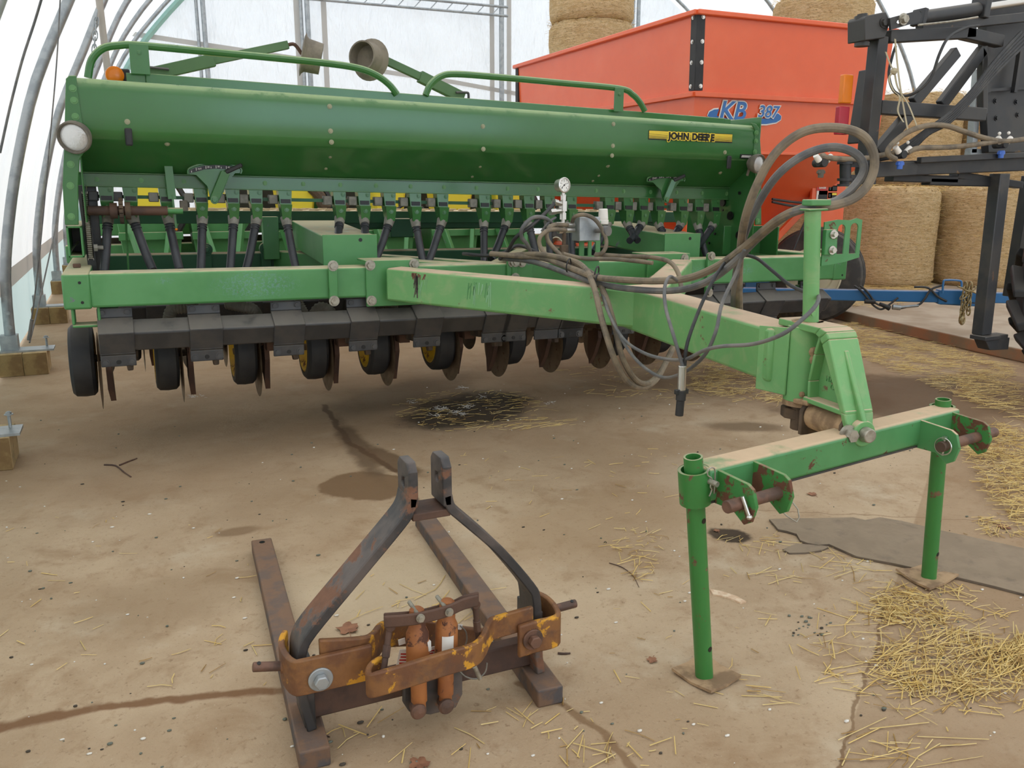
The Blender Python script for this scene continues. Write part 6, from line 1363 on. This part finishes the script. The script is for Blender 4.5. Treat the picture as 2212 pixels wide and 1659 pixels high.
mb.add(P, [(i, i + 1, n + 2 + i, n + 1 + i) for i in range(n)]); hit.add('torn_label', mb, M['white'], c2)
for (p, r) in ((at(903, 1535, YA - .10), .023), (at(963, 1524, YA - .095), .023)):
    mb = MB(); mb.cyl(p + V((0, .03, 0)), p, r * .75, n=18); mb.lathe(p, (0, -1, 0), [(0, r), (.008, r), (.014, r * .75), (.017, 0)], 20); hit.add('pivot_bolt', mb, M['rustpin'])
mb = MB(); P = [(872, 1470), (1000, 1430), (1000, 1500), (985, 1530), (930, 1545), (885, 1540), (872, 1520)]; mb.prism([at(x, y, YA - .05) for x, y in P], (0, .02, 0)); hit.add('lower_bracket', mb, M['rustbar'], bevel=.005)
# two link bars across the cylinder heads
for Y, dy in ((YA - .095, 0), (YA - .035, -6)):
    strip(catmull([at(829, 1343 + dy, Y), at(870, 1340 + dy, Y - .006), at(908, 1335 + dy, Y - (.008 if dy == 0 else -.012)), at(966, 1320 + dy, Y - (.008 if dy == 0 else -.012)), at(1000, 1305 + dy, Y - .004), at(1034, 1296 + dy, Y)], 4), .036, .009, 'rustdark', 'link_bar')
for q in ((908, 1335), (970, 1322)):
    p = at(q[0], q[1], YA - .110); mb = MB(); mb.cyl(p, p + V((0, -.003, 0)), .0125, n=20); mb.cyl(p + V((0, -.003, 0)), p + V((0, -.012, 0)), .0085, n=6); mb.cyl(p, p + V((0, .1, 0)), .006); hit.add('link_bolt', mb, M['zinc'])
def rod(pts, r):
    P = [at(*q) for q in pts]; mb = MB(); mb.cyl(P[0], P[-1], r, n=14); m = P[0] + (P[-1] - P[0]) * .5; d = (P[-1] - P[0]); mb.cyl(m - d * .12, m + d * .12, r * 1.45, n=6); mb.cyl(P[0] + V((0, .012, 0)), P[0] + V((0, -.014, 0)), r * 1.5, n=14); mb.cyl(P[-1] + V((0, .012, 0)), P[-1] + V((0, -.012, 0)), r * 1.6, n=14); hit.add('adjusting_rod', mb, M['rustdark'], bevel=.002)
rod([(842, 1352, YA - .075), (827, 1462, YA - .115)], .0085); rod([(1026, 1303, YA - .075), (1035, 1398, YA - .06)], .0085)
# white tags and a loop of pale wire
def tagp(x, y, w, h, Y, rz=0.0, print_=True):
    c = at(x, y, Y); R = Matrix.Rotation(rz, 3, 'Y'); mb = MB(); mb.box(c, (w, .002, h), R); o = hit.add('paper_tag', mb, M['white'])
    if print_:
        m2 = MB()
        for k in range(4): m2.box(c + R @ V((-w * .05 * (k % 2), -.0014, h * (.25 - .17 * k))), (w * (.7 - .2 * (k % 2)), .0008, h * .07), R)
        hit.add('tag_print', m2, M['decalred'], o)
tagp(872, 1422, .036, .055, YA - .02, .25); tagp(868, 1386, .02, .018, YA - .02, -.1, False); tagp(932, 1413, .022, .045, YA - .04, .05); tagp(992, 1354, .018, .016, YA - .02, .3, False)
mb = MB(); mb.tube([at(x, y, YA - .03) for x, y in ((994, 1352), (1006, 1364), (1008, 1385), (998, 1404), (984, 1414))], .0022, 6, 5); mb.tube([at(x, y, YA - .05) for x, y in ((985, 1440), (1005, 1461), (1030, 1466), (1048, 1452), (1052, 1432))], .0022, 6, 5); hit.add('wire_loop', mb, M['collar'])
mb = MB(); mb.cyl(at(1025, 1440, YA - .05), at(1037, 1466, YA - .05), .007); hit.add('grease_fitting', mb, M['zinc'])

# ------------------------------------------------------------------ things lying on the floor
def slab(pxs, th, z=0.0):
    mb = MB(); mb.prism([gz(x, y, z) for x, y in pxs], (0, 0, th)); return mb
M['board'] = paint('weathered_grey_plywood', srgb(112, 98, 84), .9, fade=srgb(88, 76, 66), famt=.8, fs=6, bump=.4, bs=20, dust=.35)
B0 = [(1661, 1126), (1700, 1124), (1760, 1124), (1842, 1122), (1868, 1128), (1900, 1122), (1948, 1130), (2030, 1150), (2330, 1215), (2330, 1320), (2150, 1272), (2040, 1246), (1930, 1222), (1850, 1207), (1790, 1180), (1768, 1182), (1745, 1178), (1728, 1172), (1720, 1158), (1700, 1152), (1680, 1148), (1672, 1138)]
bo = single('plywood_sheet', slab(B0, .012), M['board'], 'weathered grey plywood sheet with a splintered end lying under the right stand leg', 'plywood', loc=gz(1950, 1180), bevel=.002)
mb = slab([(1690, 1190), (1720, 1178), (1760, 1180), (1792, 1184), (1775, 1192), (1740, 1197), (1705, 1198)], .008); o = mesh_obj('loose_ply', mb, M['board'], Matrix.Translation(-bo.location)); o.parent = bo
def leafmesh(c, s, seed, curl=.25):
    rnd = random.Random(seed); n = 30; mb = MB(); P = []
    rot = rnd.uniform(0, 6.28)
    for i in range(n):
        t = math.tau * i / n; r = s * (.55 + .32 * abs(math.cos(2.5 * t)) + rnd.uniform(-.1, .1)); p = V((math.cos(t + rot) * r, math.sin(t + rot) * r, 0)); p.z = .004 + curl * s * (.5 + .5 * math.sin(3 * t + seed)) * (r / s) ** 2 * .6; P.append(c + p)
    vs = [c + V((0, 0, .004))] + P; vs2 = [v + V((0, 0, .0012)) for v in vs]; m = n + 1
    F = [(0, 1 + i, 1 + (i + 1) % n) for i in range(n)] + [(m, m + 1 + (i + 1) % n, m + 1 + i) for i in range(n)] + [(1 + i, m + 1 + i, m + 1 + (i + 1) % n, 1 + (i + 1) % n) for i in range(n)]
    mb.add(vs + vs2, F); d = V((math.cos(rot), math.sin(rot), 0)); mb.tube([c + V((0, 0, .005)), c - d * s * .8 + V((0, 0, .006)), c - d * s * 1.5 + V((0, 0, .003))], .001, 5, 3); return mb
for i, (x, y, s, lb) in enumerate(((752, 1360, .048, 'brown dry maple leaf lying behind the left bar of the hitch frame'), (1754, 1069, .030, 'curled brown leaf on the floor below the hitch crossbar'), (1408, 1428, .022, 'small folded brown leaf left of the left foot plate'), (2168, 1140, .035, 'crumpled brown leaf near the plywood at the right edge'), (905, 1652, .035, 'brown leaf at the bottom edge in front of the hitch frame'), (1548, 1448 - 300, .018, 'tiny brown leaf by the wet spot'))):
    single('dry_leaf', leafmesh(gz(x, y), s, i + 3), M['leaf'], lb, 'leaf', 'dry leaves on the floor', loc=gz(x, y), smooth=0)
mb = slab([(1533, 1275), (1560, 1280), (1590, 1290), (1612, 1302), (1600, 1305), (1570, 1292), (1540, 1286)], .006); M['bark'] = paint('pale_bark', srgb(226, 204, 176), .8, fade=srgb(190, 150, 116), fs=40)
single('bark_strip', mb, M['bark'], 'pale strip of bark to the right of the left stand leg', 'bark', loc=gz(1570, 1290))
def twig(label, pts, r=.003):
    mb = MB(); mb.tube([gz(x, y, .004) for x, y in pts], [r, r * .9, r * .7], 6, 3); single('twig', mb, M['rustdark'], label, 'twig', 'twigs on the floor', loc=gz(*pts[0]))
twig('forked twig on the floor at the left', [(225, 1004), (250, 1006), (268, 1020), (283, 1030)], .005); twig('straight thin twig on the floor at the left', [(258, 1005), (280, 996), (296, 990)], .005); twig('short dark twig lying below the right skid', [(1205, 1411), (1218, 1412), (1232, 1411)], .004)
twig('reddish twig beside the scattered straw left of the stand leg', [(1316, 1216), (1345, 1226), (1368, 1245), (1380, 1268)], .002); twig('dark stick near the skid end at the bottom', [(2212 - 1516, 1588), (705, 1590), (712, 1592)], .003)
# straw litter
def scatter(name, label, areas, z=.002, seed=1, cat='straw', soft=False):
    rnd = random.Random(seed); mb = MB()
    for (poly, n, l0, l1, hz, ang, spread) in areas:
        P = [gz(x, y) for x, y in poly]; x0, x1 = min(p.x for p in P), max(p.x for p in P); y0, y1 = min(p.y for p in P), max(p.y for p in P); k = 0; tries = 0
        def inside(x, y):
            c = False; j = len(P) - 1
            for i in range(len(P)):
                if (P[i].y > y) != (P[j].y > y) and x < (P[j].x - P[i].x) * (y - P[i].y) / (P[j].y - P[i].y) + P[i].x: c = not c
                j = i
            return c
        while k < n and tries < n * 30:
            tries += 1; x, y = rnd.uniform(x0, x1), rnd.uniform(y0, y1)
            if not inside(x, y): continue
            if not soft and mnoise.noise(V((x * 4.5, y * 4.5, seed))) < rnd.uniform(-.6, .45): continue
            if soft and mnoise.noise(V((x * 5.5, y * 5.5, seed))) * .9 + .5 - rnd.uniform(.0, .8) < 0: continue
            k += 1; l = rnd.uniform(l0, l1) * (.35 if rnd.random() < .35 else 1); t = ang + rnd.gauss(0, spread); h = rnd.uniform(.001, hz); tilt = rnd.uniform(-.1, .1) * min(1, hz * 20); d = V((math.cos(t), math.sin(t), tilt)).normalized(); p = V((x, y, z + h + abs(d.z) * l / 2))
            mb.cur = rnd.choice((0, 0, 1, 1, 2)); r = rnd.uniform(.0011, .0023); a, b = p - d * l / 2, p + d * l / 2
            if rnd.random() < .4:
                m = p + V((rnd.uniform(-1, 1), rnd.uniform(-1, 1), 0)) * l * .09; stalk(mb, a, m, r); stalk(mb, m, b, r)
            else: stalk(mb, a, b, r)
    o = mesh_obj(name, mb, STR, smooth=0); return tag(o, label, cat, None, 'stuff')
scatter('straw_litter', 'golden straw spread over the floor at the lower right', [([(1860, 1440), (1960, 1370), (2080, 1360), (2160, 1400), (2260, 1380), (2260, 1480), (2120, 1510), (1950, 1500)], 620, .05, .17, .014, .25, .6), ([(1890, 1290), (1960, 1275), (2040, 1300), (2060, 1350), (1980, 1370), (1910, 1345)], 300, .04, .12, .016, .3, 1.0), ([(2090, 1420), (2212, 1375), (2300, 1380), (2300, 1470), (2180, 1480)], 260, .06, .2, .022, .45, .45), ([(1740, 1340), (1900, 1260), (2090, 1260), (2250, 1370), (2250, 1530), (1980, 1560), (1800, 1480)], 330, .04, .15, .006, .2, .9),
    ([(1330, 1145), (1430, 1150), (1440, 1220), (1380, 1270), (1330, 1210)], 70, .04, .1, .008, .2, .9), ([(1540, 1150), (1760, 1170), (2000, 1260), (1900, 1290), (1650, 1250)], 70, .05, .16, .005, .0, .8), ([(1300, 1150), (2212, 1150), (2212, 1659), (1300, 1659)], 110, .02, .10, .003, .3, 1.2), ([(1850, 1560), (2100, 1590), (2100, 1659), (1800, 1640)], 26, .08, .22, .005, -.3, .4), ([(1590, 1455), (1660, 1470), (1690, 1520), (1620, 1500)], 10, .06, .14, .006, -.7, .2), ([(1200, 1610), (1480, 1600), (1480, 1659), (1240, 1659)], 14, .05, .12, .004, .5, .7)], seed=3)
scatter('straw_heap', 'thick straw heaped at the right edge beside the sprayer tyre', [([(2080, 965), (2150, 925), (2330, 960), (2330, 1240), (2200, 1150), (2120, 1060)], 1900, .05, .18, .05, .2, .8), ([(2110, 1120), (2212, 1100), (2212, 1160), (2130, 1160)], 120, .04, .12, .01, .3, .9)], seed=4)
scatter('straw_strip', 'matted straw along the foot of the concrete pad', [([(1760, 715), (1840, 700), (2010, 742), (2180, 790), (2240, 920), (2130, 885), (2000, 830), (1850, 770)], 2600, .06, .2, .03, -.5, .6), ([(1480, 800), (1560, 740), (1700, 770), (1700, 880), (1620, 872), (1500, 850)], 1300, .05, .16, .03, .1, .8), ([(1200, 800), (1480, 770), (1650, 700), (1700, 740), (1500, 880), (1250, 850)], 260, .05, .16, .008, .1, .7)], seed=5)
scatter('pad_straw', 'loose straw strewn over the concrete pad in front of the bales', [([(1800, 668), (1840, 636), (2010, 632), (2010, 662), (1900, 690), (1820, 682)], 1500, .08, .25, .04, .0, .9), ([(1960, 655), (2250, 640), (2250, 680), (2000, 670)], 400, .08, .2, .02, .0, .9)], z=.12, seed=6)
scatter('wet_straw', 'dull straw lying in the wet patch under the drill', [([(850, 870), (950, 845), (1120, 845), (1200, 890), (1150, 930), (950, 935), (860, 905)], 260, .04, .14, .006, .0, .6), ([(960, 915), (1240, 905), (1240, 925), (980, 930)], 40, .08, .2, .005, .0, .25)], seed=7)
scatter('stray_straw', 'single stalks of straw strewn around the hitch frame', [([(700, 1240), (880, 1230), (1160, 1300), (1100, 1400), (780, 1350)], 26, .05, .16, .004, .7, .5), ([(0, 1100), (600, 1150), (600, 1500), (0, 1500)], 40, .02, .08, .003, 0, 1.2), ([(700, 1560), (1300, 1500), (1300, 1659), (700, 1659)], 40, .04, .12, .004, .6, .8), ([(950, 980), (1480, 960), (1480, 1150), (1050, 1150)], 50, .03, .1, .003, 0, .9), ([(380, 1380), (620, 1380), (620, 1400), (400, 1500)], 12, .04, .08, .003, 1, .6)], seed=8)
# crumbs of dirt, droppings and feathers
def crumbs(name, label, areas, mats, r0, r1, seed, sc=(1.3, 1, .7)):
    rnd = random.Random(seed); mb = MB()
    for (x0, y0, x1, y1, n) in areas:
        for k in range(n):
            p = gz(rnd.uniform(x0, x1), rnd.uniform(y0, y1)); r = rnd.uniform(r0, r1); mb.cur = rnd.randrange(len(mats)); e = rnd.uniform(.7, 1.6); mb.sph(p + V((0, 0, r * .6)), r, 6, (sc[0] * e, sc[1], sc[2]))
    return tag(mesh_obj(name, mb, mats, smooth=80), label, 'debris', None, 'stuff')
M['crumbdark'] = paint('dark_dirt_crumb', srgb(74, 66, 56), .9); M['crumbgrey'] = paint('grey_green_pellet', srgb(108, 112, 100), .8); M['crumbwhite'] = paint('white_chip', srgb(226, 220, 210), .8)
crumbs('dirt_crumbs', 'dark crumbs and grey green pellets scattered over the floor', [(0, 900, 1400, 1150, 60), (0, 1150, 700, 1659, 40), (700, 1150, 1500, 1659, 36), (1500, 950, 2212, 1200, 40), (1850, 1280, 2150, 1550, 34), (1700, 1330, 1800, 1380, 24)], [M['crumbdark'], M['crumbgrey'], M['crumbgrey']], .002, .0062, 11)
crumbs('white_chips', 'tiny white chips dotted over the floor', [(0, 950, 2212, 1659, 130), (900, 830, 1700, 960, 40)], [M['crumbwhite']], .0015, .006, 12)
M['feather'] = paint('white_down', srgb(214, 210, 204), .9)
rnd = random.Random(5); mb = MB()
for (x, y, n, s) in ((950, 885, 40, .03), (1010, 880, 35, .025), (985, 893, 30, .02), (890, 870, 14, .02), (1040, 860, 14, .015), (1000, 840, 20, .02), (945, 900, 12, .02), (1190, 872, 16, .02), (1000, 898, 16, .02), (420, 858, 26, .03), (1560, 745, 20, .03), (1640, 770, 20, .03), (1560, 800, 14, .02)):
    c = gz(x, y)
    for k in range(n):
        a = rnd.uniform(0, 6.28); q = c + V((rnd.gauss(0, s), rnd.gauss(0, s), .003 + rnd.uniform(0, .01))); d = V((math.cos(a), math.sin(a), rnd.uniform(-.2, .5))).normalized(); stalk(mb, q, q + d * rnd.uniform(.01, .04), .0016)
tag(mesh_obj('feather_down', mb, M['feather'], smooth=0), 'white downy feathers lying in the wet patch and straw', 'feathers', None, 'stuff')
